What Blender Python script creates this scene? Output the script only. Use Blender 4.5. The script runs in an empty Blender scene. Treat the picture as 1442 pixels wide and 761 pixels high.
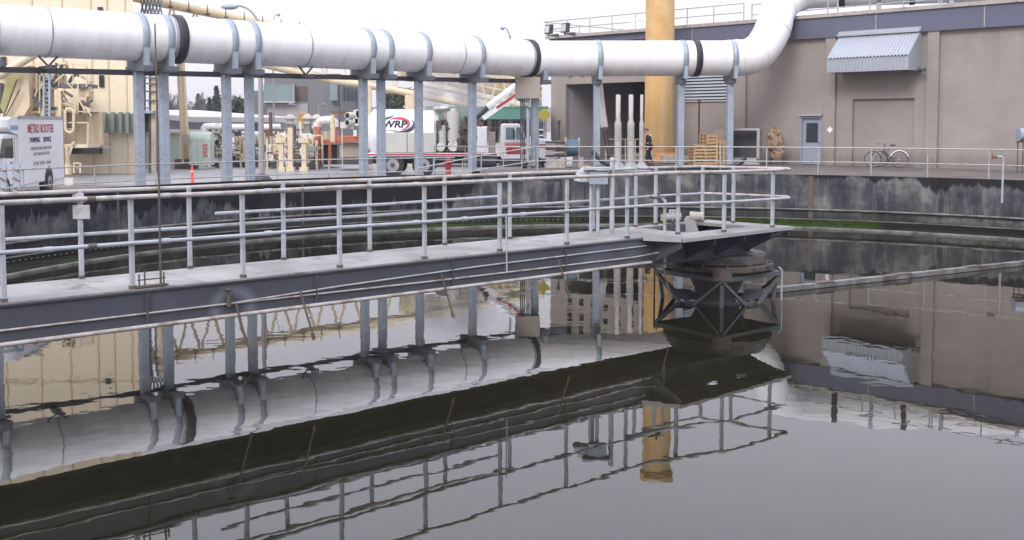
import bpy, math, random
from mathutils import Vector, Matrix
R = math.radians
random.seed(7)
S = bpy.context.scene
COL = S.collection

# ------------------------------------------------------------------ camera, world, sun, exposure
cam = bpy.data.cameras.new('camera'); camo = bpy.data.objects.new('camera', cam); COL.objects.link(camo)
CAMZ = 3.5; PITCH = math.atan(.06); FPX = 1500.0
camo.location = (0, 0, CAMZ); camo.rotation_euler = (R(90) - PITCH, 0, 0)
cam.sensor_width = 36; cam.lens = 36 * FPX / 1442; cam.shift_y = -(380.5 - 265) / 1442
cam.clip_start = .1; cam.clip_end = 5000
S.camera = camo
S.view_settings.view_transform = 'Standard'; S.view_settings.look = 'None'
S.view_settings.exposure = 0.7; S.view_settings.gamma = 1; S.view_settings.use_curve_mapping = False
W = bpy.data.worlds.new('World'); S.world = W; W.use_nodes = True
nt = W.node_tree; bg = nt.nodes['Background']
sky = nt.nodes.new('ShaderNodeTexSky'); sky.sky_type = 'NISHITA'; sky.sun_disc = False
SUN_EL, SUN_AZ = R(38), R(205)
sky.sun_elevation = SUN_EL; sky.sun_rotation = SUN_AZ; sky.dust_density = 4; sky.air_density = 1.5
# overcast deck over the clear sky: soft cloud variation, a little brighter overhead
tc = nt.nodes.new('ShaderNodeTexCoord'); sx = nt.nodes.new('ShaderNodeSeparateXYZ'); nt.links.new(tc.outputs['Generated'], sx.inputs[0])
cn = nt.nodes.new('ShaderNodeTexNoise'); cn.inputs['Scale'].default_value = 2.2; cn.inputs['Detail'].default_value = 4
mp = nt.nodes.new('ShaderNodeMapping'); mp.inputs['Scale'].default_value = (1, 1, 3.5)
nt.links.new(tc.outputs['Generated'], mp.inputs[0]); nt.links.new(mp.outputs[0], cn.inputs['Vector'])
ramp = nt.nodes.new('ShaderNodeValToRGB'); ramp.color_ramp.elements[0].color = (7.5, 7.3, 7.9, 1); ramp.color_ramp.elements[1].color = (8.2, 8.0, 8.6, 1)
ramp.color_ramp.elements[0].position = .3; ramp.color_ramp.elements[1].position = .7
nt.links.new(cn.outputs['Fac'], ramp.inputs[0])
mr = nt.nodes.new('ShaderNodeMapRange'); mr.inputs['From Min'].default_value = 0; mr.inputs['From Max'].default_value = 1
mr.inputs['To Min'].default_value = .76; mr.inputs['To Max'].default_value = 1.92; pw = nt.nodes.new('ShaderNodeMath'); pw.operation = 'POWER'; pw.use_clamp = True; pw.inputs[1].default_value = .9; mxz = nt.nodes.new('ShaderNodeMath'); mxz.operation = 'MAXIMUM'; mxz.inputs[1].default_value = 0; nt.links.new(sx.outputs['Z'], mxz.inputs[0]); nt.links.new(mxz.outputs[0], pw.inputs[0]); nt.links.new(pw.outputs[0], mr.inputs[0])
ml = nt.nodes.new('ShaderNodeVectorMath'); ml.operation = 'SCALE'; nt.links.new(ramp.outputs[0], ml.inputs[0]); nt.links.new(mr.outputs[0], ml.inputs['Scale'])
mx = nt.nodes.new('ShaderNodeMixRGB'); mx.inputs[0].default_value = .9; nt.links.new(sky.outputs[0], mx.inputs[1]); tint = nt.nodes.new('ShaderNodeMixRGB'); tint.inputs[1].default_value = (1,.985,.985,1); tint.inputs[2].default_value = (.935,.985,1.13,1); nt.links.new(pw.outputs[0], tint.inputs[0])
tm = nt.nodes.new('ShaderNodeMixRGB'); tm.blend_type = 'MULTIPLY'; tm.inputs[0].default_value = 1; nt.links.new(ml.outputs[0], tm.inputs[1]); nt.links.new(tint.outputs[0], tm.inputs[2]); nt.links.new(tm.outputs[0], mx.inputs[2])
nt.links.new(mx.outputs[0], bg.inputs[0]); bg.inputs[1].default_value = .1
sl = bpy.data.lights.new('sun', 'SUN'); sl.energy = 1.35; sl.angle = R(26); sl.color = (1, .97, .93)
so = bpy.data.objects.new('sun', sl); COL.objects.link(so)
so.rotation_euler = (R(90) - SUN_EL, 0, R(180) - SUN_AZ)

def pt(px, py, Y):                       # the point of the photo's pixel at distance Y
    a = (px - 721) / FPX; b = (265 - py) / FPX; c, s = math.cos(PITCH), math.sin(PITCH)
    d = Vector((a, b * s + c, b * c - s)); return Vector((0, 0, CAMZ)) + d * (Y / d.y)
def px_x(px, Y): return pt(px, 200, Y).x

# ------------------------------------------------------------------ mesh helper
class MB:
    def __init__(s): s.v = []; s.f = []; s.sm = []; s.uv = None
    def add(s, vs, fs, smooth=False):
        o = len(s.v); s.v += [tuple(v) for v in vs]; s.f += [tuple(i + o for i in f) for f in fs]; s.sm += [smooth] * len(fs); return s
    def box(s, c, d, rz=0, M=None):
        x, y, z = [q / 2 for q in d]
        vs = [Vector(p) for p in ((-x,-y,-z),(x,-y,-z),(x,y,-z),(-x,y,-z),(-x,-y,z),(x,-y,z),(x,y,z),(-x,y,z))]
        if M is None: M = Matrix.Rotation(rz, 3, 'Z')
        vs = [M @ v + Vector(c) for v in vs]
        return s.add(vs, [(0,3,2,1),(4,5,6,7),(0,1,5,4),(1,2,6,5),(2,3,7,6),(3,0,4,7)])
    def bx(s, x0, x1, y0, y1, z0, z1): return s.box(((x0+x1)/2,(y0+y1)/2,(z0+z1)/2),(abs(x1-x0),abs(y1-y0),abs(z1-z0)))
    def bar(s, a, b, w, h=None):             # a square bar between two points
        a, b = Vector(a), Vector(b); h = h or w; d = b - a; L = d.length
        if L < 1e-6: return s
        X = d / L; up = Vector((0,0,1)) if abs(X.z) < .95 else Vector((1,0,0)); Y = up.cross(X).normalized(); Z = X.cross(Y)
        M = Matrix((X, Y, Z)).transposed(); return s.box((a+b)/2, (L, w, h), M=M)
    def frame(s, d):
        d = d.normalized(); up = Vector((0,0,1)) if abs(d.z) < .95 else Vector((1,0,0)); a = up.cross(d).normalized(); return a, d.cross(a)
    def cyl(s, a, b, r, r2=None, n=12, caps=True):
        a, b = Vector(a), Vector(b); r2 = r if r2 is None else r2; A, B = s.frame(b - a)
        r1v = [a + (A*math.cos(t)+B*math.sin(t))*r for t in [2*math.pi*i/n for i in range(n)]]
        r2v = [b + (A*math.cos(t)+B*math.sin(t))*r2 for t in [2*math.pi*i/n for i in range(n)]]
        s.add(r1v + r2v, [(i,(i+1)%n,n+(i+1)%n,n+i) for i in range(n)], True)
        if caps:
            if r > 0: s.add(r1v, [tuple(range(n))[::-1]])
            if r2 > 0: s.add(r2v, [tuple(range(n))])
        return s
    def tube(s, path, r, n=8, closed=False):
        P = [Vector(p) for p in path]; m = len(P); rings = []; pa = None
        rr = r if isinstance(r, (list, tuple)) else [r] * m
        for i in range(m):
            if closed: d = P[(i+1) % m] - P[i-1]
            else: d = P[min(i+1, m-1)] - P[max(i-1, 0)]
            d = d.normalized() if d.length > 1e-9 else Vector((0,0,1))
            if pa is None: A, B = s.frame(d)
            else:
                A = pa - d * pa.dot(d)
                A = A.normalized() if A.length > 1e-4 else s.frame(d)[0]
                B = d.cross(A)
            pa = A; rings += [P[i] + (A*math.cos(2*math.pi*k/n)+B*math.sin(2*math.pi*k/n))*rr[i] for k in range(n)]
        fs = []; q = m if closed else m-1
        for i in range(q):
            j = (i+1) % m
            for k in range(n): fs.append((i*n+k, i*n+(k+1)%n, j*n+(k+1)%n, j*n+k))
        s.add(rings, fs, True)
        if not closed: s.add(rings[:n], [tuple(range(n))[::-1]]); s.add(rings[-n:], [tuple(range(n))])
        return s
    def lathe(s, c, prof, n=24, smooth=True):    # prof: (r, z) pairs about a vertical axis at c
        c = Vector(c); vs = [c + Vector((r*math.cos(2*math.pi*k/n), r*math.sin(2*math.pi*k/n), z)) for r, z in prof for k in range(n)]
        fs = [(i*n+k, i*n+(k+1)%n, (i+1)*n+(k+1)%n, (i+1)*n+k) for i in range(len(prof)-1) for k in range(n)]
        return s.add(vs, fs, smooth)
    def prism(s, poly, z0, z1, M=None):          # polygon in xy, extruded in z, then turned by M
        n = len(poly); vs = [Vector((x, y, z0)) for x, y in poly] + [Vector((x, y, z1)) for x, y in poly]
        if M is not None: vs = [M @ v for v in vs]
        return s.add(vs, [tuple(range(n))[::-1], tuple(range(n, 2*n))] + [(i,(i+1)%n,n+(i+1)%n,n+i) for i in range(n)])
    def xz(s, poly, y0, y1):                     # polygon in xz, extruded along y
        n = len(poly); vs = [Vector((x, y0, z)) for x, z in poly] + [Vector((x, y1, z)) for x, z in poly]
        return s.add(vs, [tuple(range(n)), tuple(range(n, 2*n))[::-1]] + [(i,n+i,n+(i+1)%n,(i+1)%n) for i in range(n)])
    def torus(s, c, ax, Rr, r, n=28, m=8):
        c = Vector(c); A, B = s.frame(Vector(ax)); return s.tube([c + (A*math.cos(2*math.pi*i/n)+B*math.sin(2*math.pi*i/n))*Rr for i in range(n)], r, m, True)
    def sphere(s, c, r, n=14, m=8):
        rx, ry, rz = r if isinstance(r, (tuple, list)) else (r, r, r)
        vs = []; fs = []
        for i in range(m+1):
            t = math.pi*i/m
            for k in range(n): vs.append((c[0]+rx*math.sin(t)*math.cos(2*math.pi*k/n), c[1]+ry*math.sin(t)*math.sin(2*math.pi*k/n), c[2]-rz*math.cos(t)))
        for i in range(m):
            for k in range(n): fs.append((i*n+k, i*n+(k+1)%n, (i+1)*n+(k+1)%n, (i+1)*n+k))
        return s.add(vs, fs, True)
    def build(s, name, mat, parent=None, bevel=0, world=False, label=None):
        me = bpy.data.meshes.new(name); vs = s.v
        if world and parent is not None:
            l = parent.location if parent.parent is None else parent.parent.location + parent.location
            vs = [tuple(Vector(v) - l) for v in vs]
        me.from_pydata(vs, [], s.f); me.polygons.foreach_set('use_smooth', s.sm)
        if s.uv:
            uvl = me.uv_layers.new(name='UVMap')
            for lp in me.loops: uvl.data[lp.index].uv = s.uv(Vector(s.v[lp.vertex_index]))
        me.update(); o = bpy.data.objects.new(name, me); COL.objects.link(o)
        if mat: me.materials.append(mat)
        if parent is not None: o.parent = parent
        if bevel:
            b = o.modifiers.new('Bevel', 'BEVEL'); b.width = bevel; b.segments = 1; b.limit_method = 'ANGLE'
        if label: o['label'] = label
        return o
def tag(o, label=None, cat=None, group=None, kind=None):
    if label: o['label'] = label
    if cat: o['category'] = cat
    if group: o['group'] = group
    if kind: o['kind'] = kind
    return o
def T(name, label, cat, loc=(0,0,0), rz=0, group=None):
    o = bpy.data.objects.new(name, None); o.empty_display_size = .3; COL.objects.link(o); o.location = loc; o.rotation_euler = (0,0,rz)
    return tag(o, label, cat, group)
def dup(root, loc, rz, label, group=None):
    def cp(o, par):
        c = o.copy(); COL.objects.link(c); c.parent = par
        for ch in list(o.children): cp(ch, c)
        return c
    r = cp(root, None); r.location = loc; r.rotation_euler = (0,0,rz); r['label'] = label
    if group: r['group'] = group
    return r
def text(body, name, mat, parent, loc, rot, size, sxy=(1,1), bold=.0, align='CENTER', sh=0, bend=None):
    cu = bpy.data.curves.new(name, 'FONT'); cu.body = body; cu.size = size; cu.align_x = align; cu.extrude = .002; cu.offset = bold; cu.shear = sh
    t = bpy.data.objects.new('t', cu); COL.objects.link(t); bpy.context.view_layer.update()
    me = bpy.data.meshes.new_from_object(t.evaluated_get(bpy.context.evaluated_depsgraph_get())); me.name = name
    bpy.data.objects.remove(t); bpy.data.curves.remove(cu)
    from mathutils import Euler
    Mr = Euler(rot).to_matrix()
    for v in me.vertices:
        v.co = Mr @ Vector((v.co.x*sxy[0], v.co.y*sxy[1], v.co.z)) + Vector(loc)
        if bend: v.co.y = -math.sqrt(max(0, bend[1]**2-(v.co.z-bend[0])**2)) - .012
    me.materials.clear(); me.materials.append(mat); o = bpy.data.objects.new(name, me); COL.objects.link(o); o.parent = parent; return o

# ------------------------------------------------------------------ materials
class N:
    def __init__(s, name):
        s.m = bpy.data.materials.new(name); s.m.use_nodes = True; s.t = s.m.node_tree; s.b = s.t.nodes['Principled BSDF']
        s.tc = s.t.nodes.new('ShaderNodeTexCoord')
    def n(s, k, **kw):
        x = s.t.nodes.new('ShaderNode' + k)
        for a, b in kw.items(): setattr(x, a, b)
        return x
    def l(s, a, b): s.t.links.new(a, b)
    def co(s, scale=(1,1,1), src='Object'):
        m = s.n('Mapping'); m.inputs['Scale'].default_value = scale; s.l(s.tc.outputs[src], m.inputs[0]); return m.outputs[0]
    def noise(s, scale, detail=4, vec=None, rough=.55, dist=0):
        x = s.n('TexNoise'); x.inputs['Scale'].default_value = scale; x.inputs['Detail'].default_value = detail
        x.inputs['Roughness'].default_value = rough; x.inputs['Distortion'].default_value = dist
        s.l(vec if vec is not None else s.co(), x.inputs['Vector']); return x.outputs['Fac']
    def ramp(s, fac, stops):
        x = s.n('ValToRGB'); e = x.color_ramp.elements
        while len(e) < len(stops): e.new(.5)
        for el, (p, c) in zip(e, stops): el.position = p; el.color = (*c, 1) if len(c) == 3 else c
        s.l(fac, x.inputs[0]); return x.outputs[0]
    def th(s, fac, a, b):
        x = s.n('MapRange'); x.inputs['From Min'].default_value = a; x.inputs['From Max'].default_value = b; s.l(fac, x.inputs[0]); return x.outputs[0]
    def mix(s, fac, a, b, mode='MIX'):
        x = s.n('MixRGB', blend_type=mode)
        for i, q in enumerate((fac, a, b)):
            if isinstance(q, (int, float)): x.inputs[i].default_value = q if i == 0 else (q, q, q, 1)
            elif isinstance(q, tuple): x.inputs[i].default_value = (*q, 1)
            else: s.l(q, x.inputs[i])
        return x.outputs[0]
    def math(s, op, a, b=None):
        x = s.n('Math', operation=op)
        for i, q in enumerate((a, b)):
            if q is None: continue
            if isinstance(q, (int, float)): x.inputs[i].default_value = q
            else: s.l(q, x.inputs[i])
        return x.outputs[0]
    def bump(s, h, st=.3, d=.02):
        x = s.n('Bump'); x.inputs['Strength'].default_value = st; x.inputs['Distance'].default_value = d; s.l(h, x.inputs['Height']); s.l(x.outputs[0], s.b.inputs['Normal'])
    def out(s, col=None, rough=None, metal=0, spec=None):
        if col is not None:
            if isinstance(col, tuple): s.b.inputs['Base Color'].default_value = (*col, 1)
            else: s.l(col, s.b.inputs['Base Color'])
        if rough is not None:
            if isinstance(rough, (int, float)): s.b.inputs['Roughness'].default_value = rough
            else: s.l(rough, s.b.inputs['Roughness'])
        s.b.inputs['Metallic'].default_value = metal
        if spec is not None: s.b.inputs['Specular IOR Level'].default_value = spec
        return s.m
def sc(c, k): return tuple(min(1, x*k) for x in c)
def paint(name, c, rough=.5, metal=0, var=.18, scale=1.5, dirt=None, amount=.5, dscale=3, streak=False, bump=.1):
    m = N(name); n1 = m.noise(scale, 6)
    col = m.ramp(n1, [(.3, sc(c, 1-var)), (.7, sc(c, 1+var))])
    fine = m.noise(scale*14, 3); col = m.mix(.25, col, m.ramp(fine, [(.3, sc(c, .75)), (.7, sc(c, 1.2))]))
    if dirt:
        v = m.co((1,1,.12)) if streak else None
        n2 = m.noise(dscale, 8, v, .65); k = m.th(n2, 1-amount-.08, 1-amount+.1)
        col = m.mix(k, col, dirt)
    m.bump(fine, bump, .01)
    return m.out(col, m.ramp(n1, [(.3, (rough-.08,)*3), (.7, (rough+.1,)*3)]), metal)
M = {}
M['galv'] = paint('galvanised steel', (.30,.345,.40), .5, .15, .12, 2, (.22,.24,.27), .42, 5)
M['galvdark'] = paint('dark galvanised steel', (.115,.125,.15), .55, .2, .15, 2)
M['pipewhite'] = paint('white pipe shell', (.80,.785,.79), .42, 0, .025, .8, (.66,.62,.58), .36, 1.4, bump=.03)
def pipem():
    m = N('white jacketed pipe'); a = m.noise(.8, 6); st = m.noise(1.8, 8, m.co((1,1,.22)), .7); sp = m.n('SeparateXYZ'); m.l(m.tc.outputs['Object'], sp.inputs[0])
    col = m.ramp(a, [(.3, (.74,.735,.73)), (.7, (.81,.80,.79))])
    low = m.th(sp.outputs[2], .35, -.75); col = m.mix(m.math('MULTIPLY', m.math('MULTIPLY', m.th(st, .48, .66), .45), low), col, (.42,.37,.32))
    col = m.mix(m.math('MULTIPLY', m.th(m.noise(3.5, 7, None, .7), .6, .7), .3), col, (.55,.51,.46))
    m.bump(m.noise(.7, 4), .35, .05); return m.out(col, .48)
M['pipewhite'] = pipem()
M['rubber'] = paint('black rubber', (.025,.022,.028), .6)
M['hose'] = paint('hose rubber', (.02,.02,.022), .45)
M['darksteel'] = paint('dark painted steel', (.055,.055,.065), .5, .1, .2)
M['rail'] = paint('weathered white rail paint', (.345,.37,.40), .5, 0, .16, 3, (.25,.22,.20), .42, 6)
M['railwarm'] = paint('stained handrail pipe', (.385,.365,.345), .55, 0, .2, 2, (.22,.17,.13), .44, 5)
M['thinrail'] = paint('grey galvanised railing', (.38,.38,.38), .5, .1, .15, 3, (.2,.18,.16), .42, 6)
M['girder'] = paint('grey girder paint', (.088,.092,.105), .48, .05, .14, .9, (.15,.158,.172), .44, 2.2, bump=.12)
M['turn'] = paint('turntable grey', (.13,.13,.13), .6, .1, .25, 2, (.07,.05,.04), .5, 4)
M['turn2'] = paint('turntable brown grey', (.10,.085,.07), .65, 0, .3, 3, (.04,.03,.025), .5, 4)  # both turntable colours darkened to carry the shade under the platform
M['cage'] = paint('cage angle iron', (.095,.097,.10), .55, .1, .15, 2, (.08,.07,.06), .42, 5)
M['brown'] = paint('rusty plate', (.10,.075,.06), .7, 0, .3, 3)
M['rust'] = paint('rust', (.17,.07,.035), .8, 0, .35, 5)
M['cream'] = paint('cream cladding', (.68,.59,.43), .6, 0, .05, .4, (.60,.50,.35), .32, .8, True)
M['creamold'] = paint('stained cream paint', (.58,.47,.31), .6, 0, .14, 1.5, (.34,.24,.13), .40, 3, True)
M['creampale'] = paint('pale cream steel', (.60,.51,.35), .55, 0, .1, 1.5, (.45,.36,.24), .4, 4)
M['moss'] = paint('mossy cream metal', (.30,.27,.12), .7, 0, .25, 2)
M['green'] = paint('grey green panel', (.24,.28,.23), .6, 0, .1, 1)
M['palegreen'] = paint('pale green container', (.46,.54,.47), .55, 0, .08, 1)
M['teal'] = paint('teal awning', (.08,.21,.17), .55, 0, .08, 1)
M['tealglass'] = paint('teal glass', (.19,.25,.255), .15, 0, .1, .4, bump=0)
M['greycon'] = paint('smooth grey concrete', (.155,.155,.16), .8, 0, .08, .25)
M['white'] = paint('white vehicle paint', (.78,.78,.80), .35, 0, .03, 1, (.6,.58,.55), .36, 3, bump=.02)
M['whitedirty'] = paint('dirty white enamel', (.66,.65,.62), .5, 0, .08, 2, (.35,.31,.27), .44, 4)
M['toolbox'] = paint('dull aluminium box', (.50,.50,.46), .5, .1, .08, 1.5)
M['red'] = paint('red paint', (.42,.03,.04), .5)
M['pink'] = paint('faded red stripe', (.50,.12,.14), .5)
M['orange'] = paint('orange steel', (.42,.12,.06), .6, 0, .2, 2)
M['marker'] = paint('fluorescent orange plastic', (.75,.05,.04), .5, 0, .05)
M['yellow'] = paint('sign yellow', (.50,.42,.06), .5, 0, .1, 2)
M['gold'] = paint('yellow ochre paint', (.55,.33,.04), .6)
M['grey'] = paint('mid grey paint', (.30,.29,.29), .6, 0, .1)
M['beige'] = paint('beige cabinet', (.33,.28,.24), .6, 0, .06, 1)
M['lav'] = paint('lavender grey door paint', (.27,.28,.36), .5, 0, .05, 1)
M['purple'] = paint('mauve parapet fascia', (.10,.103,.15), .7, 0, .07, .7)
M['coping'] = paint('tan coping', (.36,.325,.29), .7, 0, .12, 1, (.2,.18,.16), .42, 4)
M['blueb'] = paint('blue stripe', (.2,.35,.55), .5)
M['bluehose'] = paint('blue hose', (.05,.11,.16), .5)
M['pallet'] = paint('pallet wood', (.46,.30,.16), .75, 0, .25, 6)
M['tarp'] = paint('crumpled tan tarpaulin', (.25,.175,.115), .8, 0, .25, 4, bump=.6)
M['vent'] = paint('pale grey vent pipe', (.55,.53,.49), .55, 0, .06, 2)
M['ventpipe'] = paint('stained pale vent pipe', (.40,.385,.355), .6, 0, .1, 2, (.25,.22,.18), .42, 4)
M['black'] = paint('black', (.012,.012,.014), .6)
M['glass'] = paint('dark glass', (.03,.04,.045), .1, 0, .1, 1, bump=0)
M['blueglass'] = paint('cab glass', (.16,.24,.27), .1, 0, .3, 3, bump=0)
M['tyre'] = paint('tyre rubber', (.022,.022,.022), .8)
M['rim'] = paint('steel wheel', (.35,.35,.36), .4, .4)
M['corr'] = paint('corrugated zinc sheet', (.36,.385,.42), .45, .25, .06, 1.5)
M['ink'] = paint('dark navy lettering', (.03,.03,.07), .5)
M['faint'] = paint('faded lettering', (.30,.29,.33), .5)
M['skin'] = paint('skin', (.45,.27,.2), .55, 0, .05)
M['cloth'] = paint('black work clothes', (.012,.012,.018), .85, 0, .2)
M['bark'] = paint('bark', (.10,.08,.07), .9)
M['twig'] = paint('bare twigs', (.155,.135,.13), .9)
M['needle'] = paint('conifer needles', (.05,.07,.055), .9, 0, .4, 8)
M['leaf'] = paint('evergreen leaves', (.06,.085,.04), .8, 0, .4, 8)
M['blueroof'] = paint('blue tarpaulin roof', (.10,.09,.22), .6)

def girderm():
    c = (.055,.058,.072); m = N('grey girder paint with pale bloom'); a = m.noise(.8, 6); f = m.noise(12, 3)
    col = m.ramp(a, [(.3, sc(c,.88)), (.7, sc(c,1.14))]); col = m.mix(.2, col, m.ramp(f, [(.3, sc(c,.8)), (.7, sc(c,1.25))]))
    st = m.noise(2.5, 7, m.co((1,1,.25)), .65); col = m.mix(m.math('MULTIPLY', m.th(st, .58, .72), .5), col, (.10,.105,.12))
    for cx, r0 in ((-8.12, .24), (-1.0, .5)):
        d = m.n('VectorMath', operation='DISTANCE'); m.l(m.co((1,.0,1.25)), d.inputs[0]); d.inputs[1].default_value = (cx, 0, 1.14*1.25)
        e = m.math('ADD', d.outputs['Value'], m.math('MULTIPLY', a, .12)); k = m.math('ABSOLUTE', m.math('SUBTRACT', e, r0+.06)); k = m.th(k, .13 if cx < -5 else .5, .0)
        col = m.mix(m.math('MULTIPLY', k, .6 if cx < -5 else .3), col, (.17,.185,.22))
    m.bump(f, .1, .01); return m.out(col, .5)
M['girder'] = girderm()
def weather_deck():
    m = N('bridge deck concrete'); a = m.noise(.9, 7, None, .6); b = m.noise(2.4, 8, None, .7)
    col = m.ramp(a, [(.32, (.15,.146,.14)), (.5, (.245,.239,.228)), (.7, (.33,.32,.305))])
    col = m.mix(m.th(b, .55, .68), col, (.12,.115,.11)); m.bump(b, .2, .01)
    br = m.n('TexBrick'); br.inputs['Scale'].default_value = 1; br.offset = 0
    br.inputs['Brick Width'].default_value = 1.22; br.inputs['Row Height'].default_value = 3; br.inputs['Mortar Size'].default_value = .008
    br.inputs['Color1'].default_value = br.inputs['Color2'].default_value = (1,1,1,1); br.inputs['Mortar'].default_value = (.3,.27,.25,1)
    m.l(m.co(), br.inputs['Vector']); col = m.mix(.8, col, br.outputs['Color'], 'MULTIPLY')
    return m.out(col, .62)
M['deck'] = weather_deck()

def wall_mat():                            # UV: u = metres along the wall, v = height
    m = N('stained tank concrete'); uv = m.tc.outputs['UV']
    def st(sy): mp = m.n('Mapping'); mp.inputs['Scale'].default_value = (1,sy,1); m.l(uv, mp.inputs[0]); return mp.outputs[0]
    a = m.noise(1.0, 7, uv, .6); b = m.noise(.95, 8, st(.35), .72); c = m.noise(.45, 3, uv)
    col = m.ramp(a, [(.36, (.032,.034,.042)), (.5, (.078,.078,.080)), (.63, (.165,.16,.15))])
    col = m.mix(m.math('MULTIPLY', m.th(b, .47, .60), .85), col, (.026,.030,.046))
    col = m.mix(m.math('MULTIPLY', m.th(m.noise(2.6, 8, st(.14), .72), .53, .64), .6), col, (.20,.20,.20))
    col = m.mix(m.math('MULTIPLY', m.th(m.noise(1.7, 8, st(.09), .72), .57, .65), .8), col, (.022,.021,.022))
    sp = m.n('SeparateXYZ'); m.l(uv, sp.inputs[0]); u, v = sp.outputs[0], sp.outputs[1]
    # bitumen coat run down from the rim, deep on the left half, a few runs on the right
    prof = [(-26,.75),(-19,.62),(-14.5,.75),(-12.5,1.15),(-6.5,1.15),(-5,.08),(-3.4,.06),(-2.4,.35),(-1.6,.06),(3,.03),(6,.04),(8.6,.16),(10,.05),(10.6,.48),(11.4,.30),(13.4,.30),(14.4,.12),(15.4,.02),(22,.10)]
    pr = m.ramp(m.th(u, -26, 22), [((x+26)/48, (y/1.5,)*3) for x, y in prof])
    dep = m.math('MULTIPLY', pr, 1.5); edge = m.math('SUBTRACT', m.noise(1.3, 7, st(.045), .72), .5)
    dep = m.math('ADD', dep, m.math('MULTIPLY', edge, m.math('ADD', m.math('MULTIPLY', dep, 3.2), .5)))
    k = m.math('MULTIPLY', m.th(m.math('SUBTRACT', v, m.math('SUBTRACT', 1.72, dep)), -.02, .07), m.th(m.noise(2.4, 6, st(.5), .7), .27, .36))
    col = m.mix(m.math('MULTIPLY', k, .93), col, (.0085,.0085,.011))
    wh = m.math('MULTIPLY', m.math('MULTIPLY', m.th(v, .16, .25), m.th(v, .46, .36)), m.math('MULTIPLY', m.th(u, 9.8, 10.6), m.th(u, 14.2, 13.2)))
    col = m.mix(m.math('MULTIPLY', wh, m.th(m.noise(3, 6, uv, .7), .38, .55)), col, (.30,.30,.30))
    foot = m.th(m.math('ADD', v, m.math('MULTIPLY', b, -.5)), .46, .05); col = m.mix(m.math('MULTIPLY', foot, .7), col, (.024,.026,.022))
    m.bump(a, .25, .02); return m.out(col, .85, 0, .15)
M['tankwall'] = wall_mat()
def algae():                               # UV: u = metres along the wall
    m = N('algae'); a = m.noise(.5, 6, None, .65); b = m.noise(9, 6, None, .7); sp = m.n('SeparateXYZ'); m.l(m.tc.outputs['UV'], sp.inputs[0])
    col = m.ramp(b, [(.3, (.010,.018,.004)), (.5, (.026,.042,.008)), (.7, (.05,.075,.016))])
    prof = [(-26,.4),(-20,.5),(-16,.25),(-11,.2),(-8,.75),(-4,.7),(-2,.45),(1.5,.6),(3,1),(7,1),(8.8,.6),(10,.15),(14,.12),(17,.35),(22,.2)]
    pr = m.ramp(m.th(sp.outputs[0], -26, 22), [((x+26)/48, (y,)*3) for x, y in prof])
    k = m.th(m.math('ADD', pr, m.math('MULTIPLY', m.math('SUBTRACT', a, .5), 1.6)), .42, .75)
    col = m.mix(k, (.016,.016,.014), col); m.bump(b, .5, .04)
    return m.out(col, .95, 0, .05)
M['algae'] = algae()
M['weir'] = paint('pale weir lip', (.19,.187,.175), .65, 0, .25, 1, (.07,.066,.055), .50, 1.6)
def facade(name, c):
    m = N(name); a = m.noise(.45, 7, None, .6); b = m.noise(1.6, 7, m.co((1,1,.07)), .65); sp = m.n('SeparateXYZ'); m.l(m.tc.outputs['Object'], sp.inputs[0]); z = sp.outputs[2]
    col = m.ramp(a, [(.3, sc(c, .86)), (.7, sc(c, 1.1))])
    top = m.th(z, 3.2, 5.6); col = m.mix(m.math('MULTIPLY', m.math('MULTIPLY', m.th(b, .5, .68), top), .5), col, sc(c, .55))
    foot = m.th(m.math('ADD', z, m.math('MULTIPLY', b, -.6)), .45, .0); col = m.mix(m.math('MULTIPLY', foot, .55), col, sc(c, .5))
    col = m.mix(m.math('MULTIPLY', m.th(m.noise(1.1, 7, None, .7), .6, .68), .25), col, sc(c, 1.35))
    br = m.n('TexBrick'); br.inputs['Scale'].default_value = 1; br.inputs['Brick Width'].default_value = .4; br.inputs['Row Height'].default_value = .2; br.inputs['Mortar Size'].default_value = .009
    br.inputs['Color1'].default_value = (1,1,1,1); br.inputs['Color2'].default_value = (.92,.92,.92,1); br.inputs['Mortar'].default_value = (.9,.9,.9,1)
    mp = m.n('Mapping'); mp.inputs['Rotation'].default_value = (R(90),0,0); m.l(m.tc.outputs['Object'], mp.inputs[0]); m.l(mp.outputs[0], br.inputs['Vector'])
    col = m.mix(.7, col, br.outputs['Color'], 'MULTIPLY'); m.bump(br.outputs['Fac'], -.2, .01)
    return m.out(col, .85)
M['facade'] = facade('mauve beige blockwork', (.285,.25,.226))
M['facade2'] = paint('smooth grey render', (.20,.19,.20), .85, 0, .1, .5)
M['bayrender'] = paint('pale grey bay render', (.34,.325,.34), .85, 0, .1, .5)  # even tone made paler to offset the weak light inside the bay
def stackm():
    m = N('ochre rusted stack'); b = m.noise(1.5, 8, m.co((1.6,1.6,.08)), .65); a = m.noise(.8, 5)
    col = m.ramp(b, [(.3, (.56,.30,.08)), (.52, (.56,.37,.16)), (.7, (.55,.43,.28))]); col = m.mix(m.th(a, .52, .75), col, (.48,.24,.07))
    sp = m.n('SeparateXYZ'); m.l(m.tc.outputs['Object'], sp.inputs[0])
    col = m.mix(m.math('MULTIPLY', m.th(m.math('ADD', sp.outputs[2], m.math('MULTIPLY', b, 2)), 2.2, .9), .8), col, (.36,.15,.06))
    return m.out(col, .6)
M['stack'] = stackm()
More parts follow.
